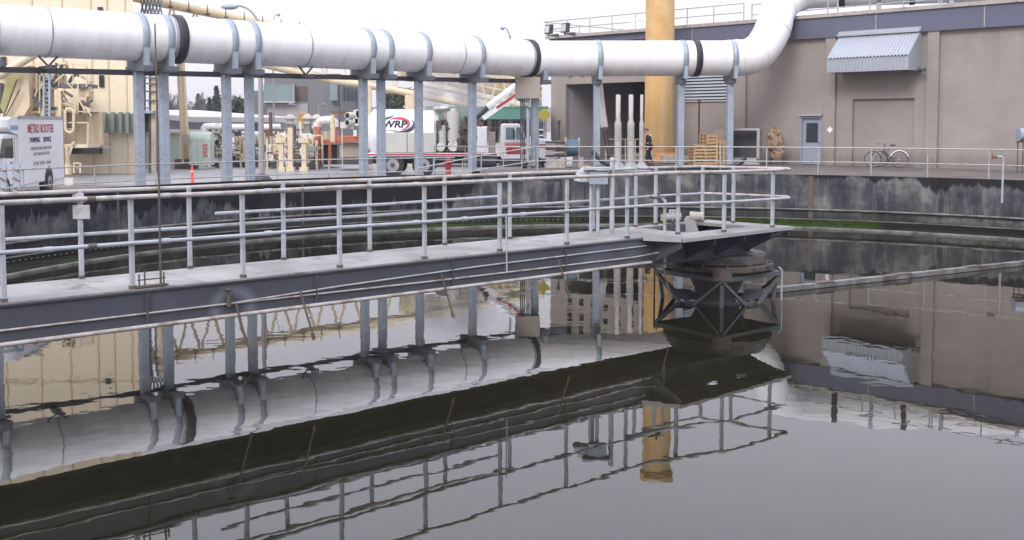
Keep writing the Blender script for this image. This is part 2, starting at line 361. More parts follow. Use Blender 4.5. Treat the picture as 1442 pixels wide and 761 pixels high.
def asphalt():
    m = N('yard asphalt'); a = m.noise(.12, 8, m.co((.5,1,1)), .65); b = m.noise(25, 3); c = m.noise(.5, 8, m.co((.4,1.4,1)), .65)
    col = m.ramp(a, [(.3, (.15,.15,.155)), (.5, (.24,.24,.24)), (.7, (.33,.33,.325))]); col = m.mix(m.th(c, .55, .68), col, (.085,.085,.09))
    m.bump(b, .1, .01); return m.out(col, m.ramp(c, [(.4, (.55,)*3), (.65, (.22,)*3)]))
M['asphalt'] = asphalt()
def padm():
    m = N('brown stained concrete'); a = m.noise(.4, 8, None, .65); b = m.noise(1.2, 8, m.co((1,.4,1)), .7)
    col = m.ramp(a, [(.3, (.078,.065,.055)), (.7, (.14,.122,.105))]); col = m.mix(m.th(b, .55, .7), col, (.055,.046,.04))
    m.bump(b, .15, .02); return m.out(col, .75)
M['pad'] = padm()
def waterm():
    m = N('dark still water')
    a = m.noise(.9, 3, m.co((1,1,1)), .5); b = m.noise(3.6, 3, m.co((1,.8,1)), .5); f = m.noise(.16, 3); g_ = m.noise(11, 3, m.co((1,.7,1)), .6)
    pat = m.th(f, .38, .62)
    h = m.math('ADD', a, m.math('MULTIPLY', m.math('MULTIPLY', b, .2), pat)); h = m.math('ADD', h, m.math('MULTIPLY', m.math('MULTIPLY', g_, .02), m.th(m.noise(.3, 4), .5, .62)))
    bp = m.n('Bump'); bp.inputs['Strength'].default_value = 1; bp.inputs['Distance'].default_value = .0030; m.l(h, bp.inputs['Height']); m.l(bp.outputs[0], m.b.inputs['Normal'])
    vo = m.n('TexVoronoi'); vo.inputs['Scale'].default_value = 2.3; m.l(m.co(), vo.inputs['Vector']); big = m.noise(.35, 4)
    fl = m.math('MULTIPLY', m.th(vo.outputs['Distance'], .05, .02), m.th(big, .52, .58))
    sc_ = m.noise(1.3, 9, m.co((1,.45,1)), .75, 1.2); scum = m.math('MULTIPLY', m.th(sc_, .655, .70), .30)
    k = m.math('MAXIMUM', fl, scum)
    m.b.inputs['IOR'].default_value = 1.53
    col = m.mix(m.th(m.noise(.1, 4), .4, .6), (.0085,.0085,.0045), (.014,.0125,.006))
    return m.out(m.mix(k, col, (.16,.15,.125)), m.ramp(k, [(0, (.012,)*3), (1, (.35,)*3)]))
M['water'] = waterm()

# ------------------------------------------------------------------ ground, tank, water
TC = Vector((4.0, 20.8, 0)); TR = 17.6
def ring(mb, r0, r1, z, n=128, a0=0, a1=360):
    vs = []; fs = []; full = abs(a1-a0) >= 360
    cnt = n if full else n+1
    for i in range(cnt):
        t = R(a0 + (a1-a0)*i/n)
        for r in (r0, r1): vs.append((TC.x+r*math.cos(t), TC.y+r*math.sin(t), z))
    for i in range(n):
        j = (i+1) % cnt; fs.append((2*i, 2*i+1, 2*j+1, 2*j))
    mb.add(vs, fs)
def cylring(mb, r0, r1, z0, z1, n=160, a0=0, a1=360):   # solid ring of rectangular section
    full = abs(a1-a0) >= 360; cnt = n if full else n+1; vs = []; fs = []
    for i in range(cnt):
        t = R(a0 + (a1-a0)*i/n)
        for r, z in ((r0,z0),(r1,z0),(r1,z1),(r0,z1)): vs.append((TC.x+r*math.cos(t), TC.y+r*math.sin(t), z))
    for i in range(n):
        j = (i+1) % cnt
        for k in range(4): fs.append((4*i+k, 4*j+k, 4*j+(k+1)%4, 4*i+(k+1)%4))
    mb.add(vs, fs)
YZ = 1.2; PZ = 1.7
g = MB()
radii = [TR+.3, 30, 60, 120, 300, 900, 2600]
for r0, r1 in zip(radii, radii[1:]): ring(g, r0, r1, YZ)
tag(g.build('yard_ground', M['asphalt']), kind='structure')
p = MB(); arc = [(TC.x+(TR+.3)*math.cos(R(a)), TC.y+(TR+.3)*math.sin(R(a))) for a in range(110, -121, -2)]
outer = [(-5, -20), (60, -20), (75, 40), (40, 75), (20, 85), (3.3, 58.5), (2.6, 45.6), (.6, 43.4), (-1.6, 41.6)]
# slab as fans between arc and outer path, one quad strip
import bisect
def resample(P, n):
    P = [Vector((x, y)) for x, y in P]; L = [0]
    for a, b in zip(P, P[1:]): L.append(L[-1] + (b-a).length)
    out = []
    for i in range(n):
        t = L[-1]*i/(n-1); k = min(len(P)-2, max(0, bisect.bisect_right(L, t)-1)); f = (t-L[k])/(L[k+1]-L[k]) if L[k+1] > L[k] else 0
        out.append(P[k].lerp(P[k+1], f))
    return out
outr = list(reversed(outer))
# pair every arc point with the outer point of the same bearing from the tank centre
def outer_at(ang):
    d = Vector((math.cos(ang), math.sin(ang))); c = TC.xy; best = None
    for a, b in zip(outr, outr[1:]):
        a, b = Vector(a), Vector(b); e = b-a; den = d.x*e.y-d.y*e.x
        if abs(den) < 1e-9: continue
        t = ((a-c).x*e.y-(a-c).y*e.x)/den; u = ((a-c).x*d.y-(a-c).y*d.x)/den
        if t > 0 and -1e-6 <= u <= 1+1e-6 and (best is None or t < best): best = t
    return c + d*best if best else None
vs = []; fs = []; m_ = 0
for a in range(1085, -1160, -5):
    ang = R(a/10); q = outer_at(ang)
    if q is None: continue
    i = (TC.x+(TR+.3)*math.cos(ang), TC.y+(TR+.3)*math.sin(ang)); vs += [(i[0], i[1], PZ), (q.x, q.y, PZ), (q.x, q.y, YZ-.1)]
    if m_ > 0: k = 3*m_; fs += [(k-3, k-2, k+1, k), (k-2, k-1, k+2, k+1)]
    m_ += 1
p.add(vs, fs); tag(p.build('concrete_pavement', M['pad']), kind='structure')

w = MB(); n = 96
w.add([(TC.x+(TR+.02)*math.cos(2*math.pi*i/n), TC.y+(TR+.02)*math.sin(2*math.pi*i/n), 0) for i in range(n)], [tuple(range(n))])
wo = tag(w.build('water', M['water']), kind='structure')
tank = T('tank_wall', 'round stained concrete tank wall with black runs below its rim, around the water', 'tank wall', (TC.x, TC.y, 0))
def uvw(v):
    d = v - Vector((TC.x, TC.y, 0)) if abs(v.x) > 0 or True else v
    return ((R(90) - math.atan2(d.y, d.x))*TR % (2*math.pi*TR) - (2*math.pi*TR if (R(90) - math.atan2(d.y, d.x))*TR % (2*math.pi*TR) > math.pi*TR else 0), v.z)
tw = MB(); cylring(tw, TR, TR+.3, -1, 1.72, 200); tw.uv = uvw; tw.build('wall', M['tankwall'], tank, world=True)
# panel joints: tarry vertical strips where the concrete pours meet
for a, wd in ((68.5, .16), (97, .07), (128, .08), (149, .07)):
    j = MB(); j.box((TC.x+(TR-.005)*math.cos(R(a)), TC.y+(TR-.005)*math.sin(R(a)), .95), (.03, wd, 1.45), R(a)); j.build('joint', M['brown'], tank, world=True)
lp = MB(); t_ = [(TC.x+(TR-.07)*math.cos(R(a)), TC.y+(TR-.07)*math.sin(R(a)), .52) for a in range(-30, 211, 2)]; lp.tube(t_, .035, 6); lp.build('wall_pipe', M['weir'], tank, world=True)
lg = MB(); lg.uv = uvw; cylring(lg, TR-.28, TR-.001, -.5, .17); lg.build('ledge', M['algae'], tank, world=True)
le = MB(); le.uv = uvw; cylring(le, TR-.31, TR-.27, -.4, .19); le.build('ledge_face', M['algae'], tank, world=True); le = MB(); cylring(le, TR-.32, TR-.26, .192, .215); le.build('ledge_lip', M['weir'], tank, world=True)
ln = MB(); cylring(ln, 15.9, 16.05, -.6, .05); ln.build('weir_wall', M['weir'], tank, world=True)
ln = MB(); ln.uv = uvw; cylring(ln, 15.98, TR-.3, -.6, .025); ln.build('launder_floor', M['algae'], tank, world=True)
vn = MB(); nn = 560
for i in range(nn):
    if not 92 < 360*i/nn < 178: continue
    a0 = 2*math.pi*i/nn; a1 = a0 + 2*math.pi/nn*.28
    vn.box((TC.x+(TR-.33)*math.cos((a0+a1)/2), TC.y+(TR-.33)*math.sin((a0+a1)/2), .10), (.01, TR*(a1-a0), .03), (a0+a1)/2)
vn.build('notched_weir_plate', M['weir'], tank, world=True)

# skimmer beam floating from the centre drive to the wall
sk = T('skimmer_beam', 'long pale skimmer beam lying on the water right of the centre drive', 'skimmer beam', (5.4, 22.0, 0))
d_ = (pt(1442, 373, 26.2) - pt(1100, 410, 22.0)); d_.z = 0; d_.normalize(); a_ = Vector((5.3, 21.9, .06)); b_ = a_ + d_*13.3
q = MB(); q.bar(a_, b_, .16, .10); q.build('beam', M['weir'], sk, world=True)
q = MB()
for i in range(5): c = a_ + d_*(1.6+i*2.5); q.bar(c-d_*.25+Vector((0,0,.055)), c+d_*.25+Vector((0,0,.055)), .18, .025)
q.build('clamp_plates', M['brown'], sk, world=True)

# standpipe on the right of the tank wall
sp = T('standpipe', 'thin white standpipe with a tap on the tank wall at the right', 'standpipe', pt(1411, 286, 33.2))
q = MB(); l = [(0,0,0), (0,0,1.36), (-.03,0,1.43), (-.12,0,1.45), (-.2,0,1.43)]; q.tube(l, .035, 8); q.build('pipe', M['rail'], sp)
q = MB(); q.cyl((-.18,0,1.43), (-.34,0,1.43), .04); q.box((-.34,0,1.45), (.02,.02,.2)); q.build('tap', M['rust'], sp)

# ------------------------------------------------------------------ walkway bridge (local: x along, y across, z up)
BO = Vector((2.52, 19.0, 0)); BA = math.atan2(.655, .755)
br = T('walkway_bridge', 'long grey steel walkway bridge with white handrails over the water', 'bridge', BO, BA)
S0 = -15.3; DW = 1.35
def B(mb, name, mat, par=br, bevel=0): return mb.build(name, mat, par, bevel)
q = MB(); q.bx(S0, .1, -.03, DW+.03, 1.455, 1.5); B(q, 'deck', M['deck'])
q = MB(); q.bx(S0, .6, -.04, -.032, 1.455, 1.478); B(q, 'deck_edge', M['darksteel'])
for w0, nm in ((.02, 'girder'), (DW-.14, 'girder')):
    wf = w0-.035 if w0 < .5 else w0+.05; q = MB(); q.bx(S0, .35, wf, wf+.02, 1.02, 1.435); q.bx(S0, .35, w0-.03, w0+.15, 1.435, 1.453); q.bx(S0, .35, w0-.04, w0+.14, 1.0, 1.02); B(q, nm, M['girder'])
for k in range(-5, 1):
    q = MB(); x = -2.19 + 2.36*k*1.0; q.bx(x-.012, x+.012, -.05, -.016, 1.021, 1.434); q.bx(x+.02, x+.04, -.03, -.016, 1.021, 1.434); B(q, 'stiffener', M['girder'])
for k in range(-6, 1):
    q = MB(); x = -2.19 + 2.36*k
    if x < S0: continue
    q.bx(x-.05, x+.05, .1, DW-.1, 1.12, 1.3); B(q, 'cross_beam', M['girder'])
for k in range(-6, 0):
    q = MB(); x = -2.19 + 2.36*k; q.bar((x,.12,1.07), (x+2.36,DW-.12,1.07), .04, .04); q.bar((x,DW-.12,1.075), (x+2.36,.12,1.075), .04, .03); B(q, 'cross_brace', M['girder'])
pk = MB()
# platform round the drive
PL = [(-.3,-.02), (.0,-.70), (3.42,-.60), (3.2,1.42), (-.3,1.42)]
q = MB(); q.prism([(-.28,-.03),(.0,-.70),(3.42,-.60),(3.38,-.05),(.9,-.05),(.102,-.05)], 1.44, 1.503); q.bx(2.75, 3.3, -.048, 1.4, 1.44, 1.503); q.bx(.102, 2.748, 1.18, 1.4, 1.44, 1.503); q.bx(.102, .9, -.048, 1.178, 1.44, 1.503)
B(q, 'platform', M['deck'])
q = MB(); q.bx(.36, 2.92, .05, 1.27, 1.18, 1.22); B(q, 'drive_pit', M['darksteel'])
q = MB(); q.bar((.02,-.715,1.47), (3.44,-.612,1.47), .02, .06); q.bar((-.3,-.045,1.47), (.02,-.715,1.47), .02, .06); q.bar((3.44,-.612,1.47), (3.31,1.42,1.47), .02, .06); B(q, 'platform_edge', M['grey'])
q = MB(); q.xz([(-.1,1.0),(2.9,1.0),(3.4,1.44),(-.1,1.44)], .02, .045); q.xz([(-.1,1.0),(2.9,1.0),(3.2,1.44),(-.1,1.44)], 1.28, 1.305); q.bx(-.1, 2.9, -.05, .14, .975, .998); B(q, 'platform_beam', M['girder'])
for x, w1 in ((.02,-.66), (.95,-.66), (1.85,-.63), (2.75,-.61), (3.3,-.59)):
    q = MB(); Mx = Matrix(((0,0,1),(1,0,0),(0,1,0)))
    zb = 1.0 if x < 3 else 1.34
    q.prism([(.018, zb), (.018, 1.438), (w1, 1.438), (w1, 1.33)], x-.012, x+.012, Mx); B(q, 'bracket', M['girder'])
q = MB(); P_ = [(2.78,.03,1.0),(2.78,-.60,1.36),(3.40,-.585,1.435),(3.28,1.36,1.435),(2.86,1.28,1.0)]; q.add(P_ + [(x-.01,y,z+.03) for x, y, z in P_], [(0,1,2),(0,2,3,4),(7,6,5),(9,8,7,5),(0,5,6,1),(1,6,7,2),(2,7,8,3),(3,8,9,4),(4,9,5,0)]); B(q, 'end_plate', M['girder'])
# handrails
HN = 1.13
nearx = [-.64-1.463*k for k in range(0, 11)]
farx = []
def far_s(px):
    r = (px-721)/FPX; x0 = 2.52-.655*1.27; y0 = 19+.755*1.27; return (r*y0-x0)/(.755-.655*r)
farx = [far_s(v) for v in (113, 267, 400, 522, 628, 720, 838, 898)]
farx = [farx[0]-1.55, farx[0]-3.05, farx[0]-4.55] + farx
def wob(i, a=.012): return a*math.sin(i*2.3+1.1)
def post(x, y, h=HN, t=.055):
    q = MB(); q.box((x, y, 1.5+h/2), (t, t, h)); o = B(q, 'post', M['rail'], br, .006)
    q = MB(); q.box((x, y, 1.52), (t+.012, t+.012, .045)); B(q, 'post_foot', M['brown'], o)
for i, x in enumerate(nearx): post(x, .03)
for i, x in enumerate(farx): post(x, DW-.04)
for x, y in ((.55, -.12), (1.5,-.42), (2.95,-.46), (3.14, .62), (3.0, 1.3), (1.62, 1.36)): post(x, y, t=.06)
def railline(pts, r, name, mat): q = MB(); q.tube(pts, r, 8); return B(q, name, mat)
near = [(x, .0+wob(i), 0) for i, x in enumerate(reversed(nearx))]; near = [(S0, 0, 0)] + near
nearP = [(.0,-.02,0), (.55,-.17,0), (1.5,-.47,0), (2.95,-.52,0), (3.4,-.54,0)]
far = [(S0, DW, 0)] + [(x, DW-.02+wob(i+4), 0) for i, x in enumerate(sorted(farx))] + [(1.62,1.4,0), (3.02,1.36,0)]
endr = [(3.0,1.4,0), (3.18,.62,0), (3.42,-.50,0)]
def zz(L, z): return [(a, b, z + .006*math.sin(a*1.7)) for a, b, c in L]
railline(zz(near+nearP, 2.62), .029, 'top_rail', M['railwarm']); railline(zz(near+nearP, 2.06), .025, 'mid_rail', M['rail'])
railline(zz(far, 2.63), .029, 'top_rail', M['railwarm']); railline(zz(far, 2.07), .025, 'mid_rail', M['rail'])
railline(zz(endr, 2.63), .029, 'top_rail', M['railwarm']); railline(zz(endr, 2.08), .025, 'mid_rail', M['railwarm'])
railline([(-7.75,DW-.1,2.25), (-5,DW-.1,2.24), (-2.5,DW-.1,2.26)], .024, 'air_pipe', M['rail'])
railline([(-13,DW-.08,2.52), (-9,DW-.08,2.53), (-6,DW-.08,2.52), (-2.2,DW-.08,2.54)], .028, 'air_pipe', M['railwarm'])
# couplings on the rails
for x in (-9.9, -9.0, -7.6, -5.2, -3.1, -10.4, -4.3):
    for z in (2.62, 2.06):
        q = MB(); q.cyl((x-.05, 0, z), (x+.05, 0, z), .034, n=10); B(q, 'coupling', M['brown'] if x == -9.9 else M['rail'])
# pipes along the near girder
railline([(S0,-.06,1.03), (-8,-.06,1.035), (-3,-.06,1.03), (-.1,-.06,1.04)], .028, 'flange_pipe', M['railwarm'])
q = MB(); q.tube([(S0,-.03,1.19), (-8.4,-.03,1.19), (-5,-.03,1.165), (-.5,-.03,1.16), (-.05,-.1,1.2), (.2,-.25,1.26)], .014, 6); B(q, 'conduit', M['railwarm'])
q = MB(); q.tube([(-8.15,-.035,1.19), (-6.6,-.035,1.25), (-4.0,-.035,1.31), (-.2,-.035,1.34)], .013, 6); B(q, 'conduit', M['thinrail'])
q = MB(); q.cyl((-8.2,-.05,1.16), (-8.2,-.05,1.30), .03); q.cyl((-8.2,-.05,1.3), (-8.2,-.05,1.38), .012); q.cyl((-8.2,-.05,1.37), (-8.2,-.05,1.385), .05); B(q, 'valve', M['brown'])
def nl(px): r = (px-721)/FPX; return (19*r-2.52)/(.755-.655*r)
for px_, ln_ in ((326, .62), (417, .62), (617, .6), (783, .55), (925, .7)):
    x = nl(px_); q = MB(); zt = 1.18 if px_ < 350 else 1.27
    q.tube([(x,-.07,zt), (x+.06,-.12,zt-ln_*.5), (x+.13,-.18,zt-ln_)], .014, 6); q.cyl((x+.12,-.175,zt-ln_+.02), (x+.14,-.185,zt-ln_-.06), .024); B(q, 'spray_pipe', M['brown'])
x = nl(708); q = MB(); q.tube([(x,-.08,2.1), (x+.01,-.09,1.17)], .012, 6); B(q, 'drop_rod', M['rail'])
# tall thin rod with its little bracket
pole = T('thin_mast', 'tall thin grey mast standing on the bridge edge with a small bracket at its foot', 'mast', BO + Matrix.Rotation(BA, 3, 'Z') @ Vector((nl(222), -.03, 1.5)), BA)
q = MB(); q.tube([(0,0,0), (.0,0,1.7), (-.01,0,3.22)], [.015,.012,.010], 8); q.build('rod', M['brown'], pole)
q = MB(); q.box((-.1,.05,.02), (.4,.1,.02)); q.cyl((-.25,.05,.02), (-.25,.05,.17), .01); q.cyl((-.18,.05,.02), (-.18,.05,.2), .01); q.cyl((.06,.05,.02), (.06,.05,.17), .01); q.bar((-.27,.05,.1), (.08,.05,.1), .015); q.build('bracket', M['brown'], pole)
# electrical box and hoods by the far rail
def bl(x, y, z): return BO + Matrix.Rotation(BA, 3, 'Z') @ Vector((x, y, z))
eb = T('control_box', 'pale grey control box with two curved hoods on the bridge rail', 'control box', bl(-.38, 1.0, 1.5), 0)
q = MB(); q.box((.0,-.05,1.02), (.34,.2,.24)); q.build('box', M['galv'], eb, .01)
q = MB(); q.box((-.02,-.03,1.19), (.5,.34,.045)); q.build('top_plate', M['rail'], eb)
for x in (-.24, -.13):
    q = MB(); q.tube([(x+.08,0,1.12), (x,0,1.14), (x-.07,0,1.08), (x-.1,0,.95)], [.07,.09,.10,.11], 12); q.build('hood', M['rail'], eb)
q = MB(); q.cyl((.0,0,0), (.0,0,.9), .035); q.cyl((.26,.0,-.0), (.26,0,1.32), .045); q.sphere((.26,0,1.34), .055); q.cyl((-.13,0,0), (-.13,0,.9), .03); q.build('legs', M['rail'], eb)
vp = T('water_valve', 'white pipe with a dark green valve handle beside the bridge platform', 'valve', bl(.3, -.02, 1.0))
q = MB(); q.tube([(0,0,-.1), (0,0,1.02), (0,0,1.12), (-.06,0,1.16)], .03, 8); q.build('pipe', M['railwarm'], vp)
q = MB(); q.sphere((-.1,0,1.16), .045); q.cyl((-.1,0,1.16), (-.12,0,1.25), .015); q.tube([(-.28,.0,1.19), (-.2,0,1.17), (.02,0,1.17)], .022, 8); q.cyl((-.12,-.05,1.25), (-.12,.05,1.25), .012); q.build('handle', M['darksteel'], vp)
sg = T('notice_plate', 'small blank grey notice plate hanging on the bridge rail above the left end', 'sign', bl(farx[3], DW-.06, 2.4))
q = MB(); q.box((-.02,-.02,.15), (.15,.015,.12)); q.box((.02,-.03,-.03), (.22,.015,.18)); q.build('plate', M['thinrail'], sg, .004)

# drive motor on the platform
mo = T('drive_motor', 'electric drive motor and grey belt guard on the bridge platform', 'motor', bl(1.75, .6, 1.22), R(-12))
q = MB(); q.xz([(-.32,0), (.30,0), (.12,.55), (.04,.62), (-.06,.62), (-.13,.55), (-.15,.3)], -.1, .06); q.build('belt_guard', M['grey'], mo, .012)
q = MB(); q.cyl((.0,.0,.62), (.28,.0,.60), .12, n=16); q.cyl((.28,0,.6), (.33,0,.6), .135, n=16); q.build('motor_body', M['coping'], mo); mo.scale = (.8, .8, .8)
q = MB(); q.cyl((-.55,.0,.58), (-.2,.0,.60), .10, n=14); q.cyl((-.42,0,.58), (-.38,0,.58), .14, n=14); q.box((-.42,0,.72), (.16,.14,.1)); q.cyl((-.65,0,.5), (-.65,0,.66), .05); q.build('gearbox', M['grey'], mo)
q = MB(); q.box((-.35,0,.22), (.5,.3,.44)); q.box((.1,.1,.02), (1.1,.5,.04)); q.cyl((.5,.0,.0), (.5,.0,.3), .03); q.build('base', M['darksteel'], mo, .01)

# ------------------------------------------------------------------ centre drive: turntable and cage
CD = bl(2.66, .62, 0); cd = T('centre_drive', 'round steel turntable on a dark angle-iron cage standing in the water', 'turntable', CD)
q = MB(); q.lathe((0,0,0), [(0,.95),(.93,.95),(.95,.93),(.95,.79),(.9,.78),(0,.78)], 48, False); q.build('upper_ring', M['turn'], cd)
q = MB(); q.lathe((0,0,0), [(0,.77),(1.06,.77),(1.08,.75),(1.08,.67),(1.0,.62),(.6,.58),(0,.58)], 48, False); q.build('lower_ring', M['turn2'], cd)
q = MB()
for k in range(14):
    a = 2*math.pi*k/14+.2; q.box((1.02*math.cos(a), 1.02*math.sin(a), .785), (.08,.05,.04), a)
bo = q.build('bolts', M['brown'], cd); bo['kind'] = 'stuff'
q = MB(); q.lathe((0,0,0), [(.62,.56),(.36,.02),(.36,-.8)], 8, False); q.build('column', M['cage'], cd)
UC = [Vector((1.22*math.cos(R(a)), 1.22*math.sin(R(a)), .545)) for a in (-97, -7, 83, 173)]
for i in range(4):
    q = MB(); q.bar(UC[i], UC[(i+1)%4], .07, .085); q.build('frame_bar', M['cage'], cd)
LCn = [Vector((.88*math.cos(R(a)), .88*math.sin(R(a)), .0)) for a in (-52, 38, 128, 218)]
for i in range(4):
    for j in (i, (i-1) % 4):
        q = MB(); q.bar(UC[i]-Vector((0,0,.03)), LCn[j] + (UC[i]-LCn[j])*.0 - Vector((0,0,.15)), .065, .05); q.build('diagonal', M['cage'], cd)
    q = MB(); q.bar(LCn[i]+Vector((0,0,.02)), LCn[(i+1)%4]+Vector((0,0,.02)), .07, .05); q.build('lower_bar', M['girder'], cd)
    q = MB(); c = UC[i]*.95; q.bar((c.x,c.y,.53), (c.x*.88,c.y*.88,-.5), .07, .07); q.build('cage_post', M['cage'], cd)
q = MB(); c = UC[0]; q.box((c.x*1.0,c.y*1.0-.02,.66), (.36,.05,.24), R(-7)); q.build('scale_plate', M['turn2'], cd)
for i in (1, 3):
    q = MB(); c = UC[i]*1.03; q.tube([(c.x,c.y,-.1), (c.x,c.y,.60), (c.x*.95,c.y*.95,.66)], .018, 8); q.build('guide_pipe', M['thinrail'] if i == 1 else M['brown'], cd)
for sx_ in (-1, 1):
    q = MB(); q.add([(sx_*.35,-.45,.04), (sx_*.85,-.2,.04), (sx_*.95,.1,.20), (sx_*.55,-.05,.20)], [(0,1,2,3)]); q.add([(sx_*.35,-.45,.035), (sx_*.85,-.2,.035), (sx_*.95,.1,.195), (sx_*.55,-.05,.195)], [(3,2,1,0)]); q.build('scraper_plate', M['darksteel'], cd)

# ------------------------------------------------------------------ overhead pipe
PU = Vector((.755, .655, 0)).normalized(); PV = Vector((-PU.y, PU.x, 0)); PR = .75; PZC = 6.24
Q0 = Vector((-15.0, 31.2, PZC))
def on(px):                                # pipe axis point seen at this pixel column
    r = (px-721)/FPX; t = (r*(Q0.y)-Q0.x)/(PU.x-r*PU.y); return t
tb = on(752); K = Q0 + PU*tb
K2 = Vector((9.3, 46.2, PZC+.10))
opipe = T('overhead_pipe', 'fat white overhead pipe running across the yard and bending up onto the roof', 'pipe', (K.x, K.y, PZC))
def smooth(P, it=3):
    P = [Vector(p) for p in P]
    for _ in range(it):
        Qn = [P[0]]
        for a, b in zip(P, P[1:]): Qn += [a.lerp(b, .25), a.lerp(b, .75)]
        P = Qn + [P[-1]]
    return P
path = [Q0 - PU*14, K - PU*.6] + [K.lerp(K2, .04)] + [K2]
elb = smooth([K2, Vector((10.6,46.5,PZC+.15)), Vector((11.5,47.1,7.6)), Vector((11.75,47.7,8.6)), Vector((12.9,48.9,9.5)), Vector((14.8,49.2,9.62))], 3)
RD = Vector((1, -.33, 0)).normalized(); E0 = elb[-1]
q = MB(); q.tube(path, PR, 48); q.build('shell', M['pipewhite'], opipe, world=True)
q = MB(); q.tube(elb, PR*1.04, 40); q.build('elbow', M['pipewhite'], opipe, world=True)
q = MB(); q.tube([E0, E0+RD*20], PR, 40); q.build('roof_run', M['pipewhite'], opipe, world=True)
def bandring(c, ax, r, w, mat, name, t=.03):
    c = Vector(c); ax = Vector(ax).normalized(); q = MB(); A, Bv = q.frame(ax); n = 48; vs = []; fs = []
    for k in range(n):
        dr = A*math.cos(2*math.pi*k/n)+Bv*math.sin(2*math.pi*k/n)
        for rr, ww in ((r, -w/2), (r+t, -w/2), (r+t, w/2), (r, w/2)): vs.append(c + dr*rr + ax*ww)
    for k in range(n):
        j = (k+1) % n
        for e in range(4): fs.append((4*k+e, 4*j+e, 4*j+(e+1)%4, 4*k+(e+1)%4))
    q.add(vs, fs, True); return q.build(name, mat, opipe, world=True)
DV = (K2-K).normalized()
def at_band(px):                            # the ring whose near flank shows at this column
    best = None
    for i in range(-20, 900):
        t = i*.05; c = Q0 + PU*t - PV*PR*.9; v = 721 + FPX*c.x/c.y
        if best is None or abs(v-px) < best[0]: best = (abs(v-px), t)
    return best[1]
for v in (262, 757): t = at_band(v); bandring(Q0+PU*t, PU, PR, .30, M['rubber'], 'coupling_band', .045); bandring(Q0+PU*(t-.22), PU, PR, .05, M['galv'], 'clamp_ring', .03)
for v in (79, 440, 655): t = at_band(v); bandring(Q0+PU*t, PU, PR, .035, M['galv'], 'joint_ring', .015)
cc = K + DV*((983-760)/(1030-760))*(K2-K).length; bandring(cc, DV, PR, .26, M['rubber'], 'coupling_band', .045)
for i in (6, 12, 20, 28, 36): bandring(elb[i], elb[min(i+1,len(elb)-1)]-elb[i-1], PR*1.035, .05, M['pipewhite'], 'elbow_seam', .025)
bandring(E0+RD*.3, RD, PR, .25, M['rubber'], 'coupling_band', .04)
for d in (3.3, 9.0): bandring(E0+RD*d, RD, PR, .22, M['rubber'], 'coupling_band', .04)
for d in (1.9, 4.9, 8.0, 12.0): bandring(E0+RD*d, RD, PR, .16, M['galv'], 'strap', .03)
for d in (1.9, 4.9, 8.0, 12.0):
    q = MB(); c = E0+RD*d; q.box((c.x,c.y,c.z-PR-.2), (.2,1.2,.5), math.atan2(RD.y,RD.x)); q.build('cradle', M['galv'], opipe, world=True)
for v in (79, 440):                         # V hangers with a little plate
    t = at_band(v); c = Q0+PU*t - PV*.25; q = MB()
    for s_ in (-1, 1): q.bar(c+PU*s_*.28-Vector((0,0,.72)), c-Vector((0,0,1.02)), .05, .05)
    q.bar(c-PV*.0-PU*.0-Vector((0,0,1.05))+PV*.75, c-PV*.55-Vector((0,0,1.05)), .16, .10); q.build('hanger', M['darksteel'], opipe, world=True)
conb = T('conduit_beam', 'long thin dark conduit beam running just under the overhead pipe', 'conduit', (Q0.x, Q0.y, 5.2))
q = MB(); a = Q0-PU*14+PV*.22; b = Q0+PU*(tb+.4)+PV*.22; q.bar((a.x,a.y,4.96), (b.x,b.y,5.30), .14, .17); q.build('beam', M['darksteel'], conb, world=True)

def support(px, label, base, leftpart=True, capl=1.5):
    if leftpart: t = on(px); c = Q0+PU*t; ax = PU
    else:
        r = (px-721)/FPX; t = (r*K.y-K.x)/(DV.x-r*DV.y); c = K+DV*t; ax = DV
    rz = math.atan2(ax.y, ax.x)
    s_ = T('pipe_support', label, 'pipe support', (c.x, c.y, base), rz, 'columns holding up the overhead pipe')
    zc = c.z - base; bot = zc-PR
    q = MB(); q.box((0,0,(bot-.34)/2), (.26,.26,bot-.34)); q.build('column', M['galv'], s_, .012)
    q = MB(); q.box((0,-.1 if leftpart else 0,bot-.25), (.32,capl,.18)); q.build('cap_beam', M['galvdark'], s_, .01)
    # saddle: two plates cut to the pipe's curve
    q = MB(); n = 10; poly = [(-.62,-.155-.0), (.62,-.155)]; arcp = [(PR*1.03*math.sin(R(a)), PR-PR*1.03*math.cos(R(a))) for a in [62-124*i/n for i in range(n+1)]]
    poly += [(x, z) for x, z in arcp]; Mx = Matrix(((0,0,1),(1,0,0),(0,1,0)))
    q.prism(poly, -.09, .09, Mx); q.v = [(x, y, z+bot) for x, y, z in q.v]; q.build('saddle', M['galvdark'], s_)
    q = MB(); n = 40; vs = []; fs = []
    for k in range(n+1):
        a = R(-40 + 260*k/n); dr = Vector((0, math.cos(a), math.sin(a)))
        for rr, ww in ((PR+.004,-.11), (PR+.03,-.11), (PR+.03,.11), (PR+.004,.11)): vs.append(Vector((ww,0,zc))+dr*rr)
    for k in range(n):
        for e in range(4): fs.append((4*k+e, 4*k+4+e, 4*k+4+(e+1)%4, 4*k+(e+1)%4))
    q.add(vs, fs, True); q.build('strap', M['galv'], s_)
    for sd in (-1, 1):
        q = MB(); q.box((0, sd*.66, bot+.12), (.16,.17,.55)); q.build('lug', M['galv'], s_)
    q = MB(); q.box((0,0,.02), (.45,.45,.04)); q.build('base_plate', M['galvdark'], s_)
    return s_
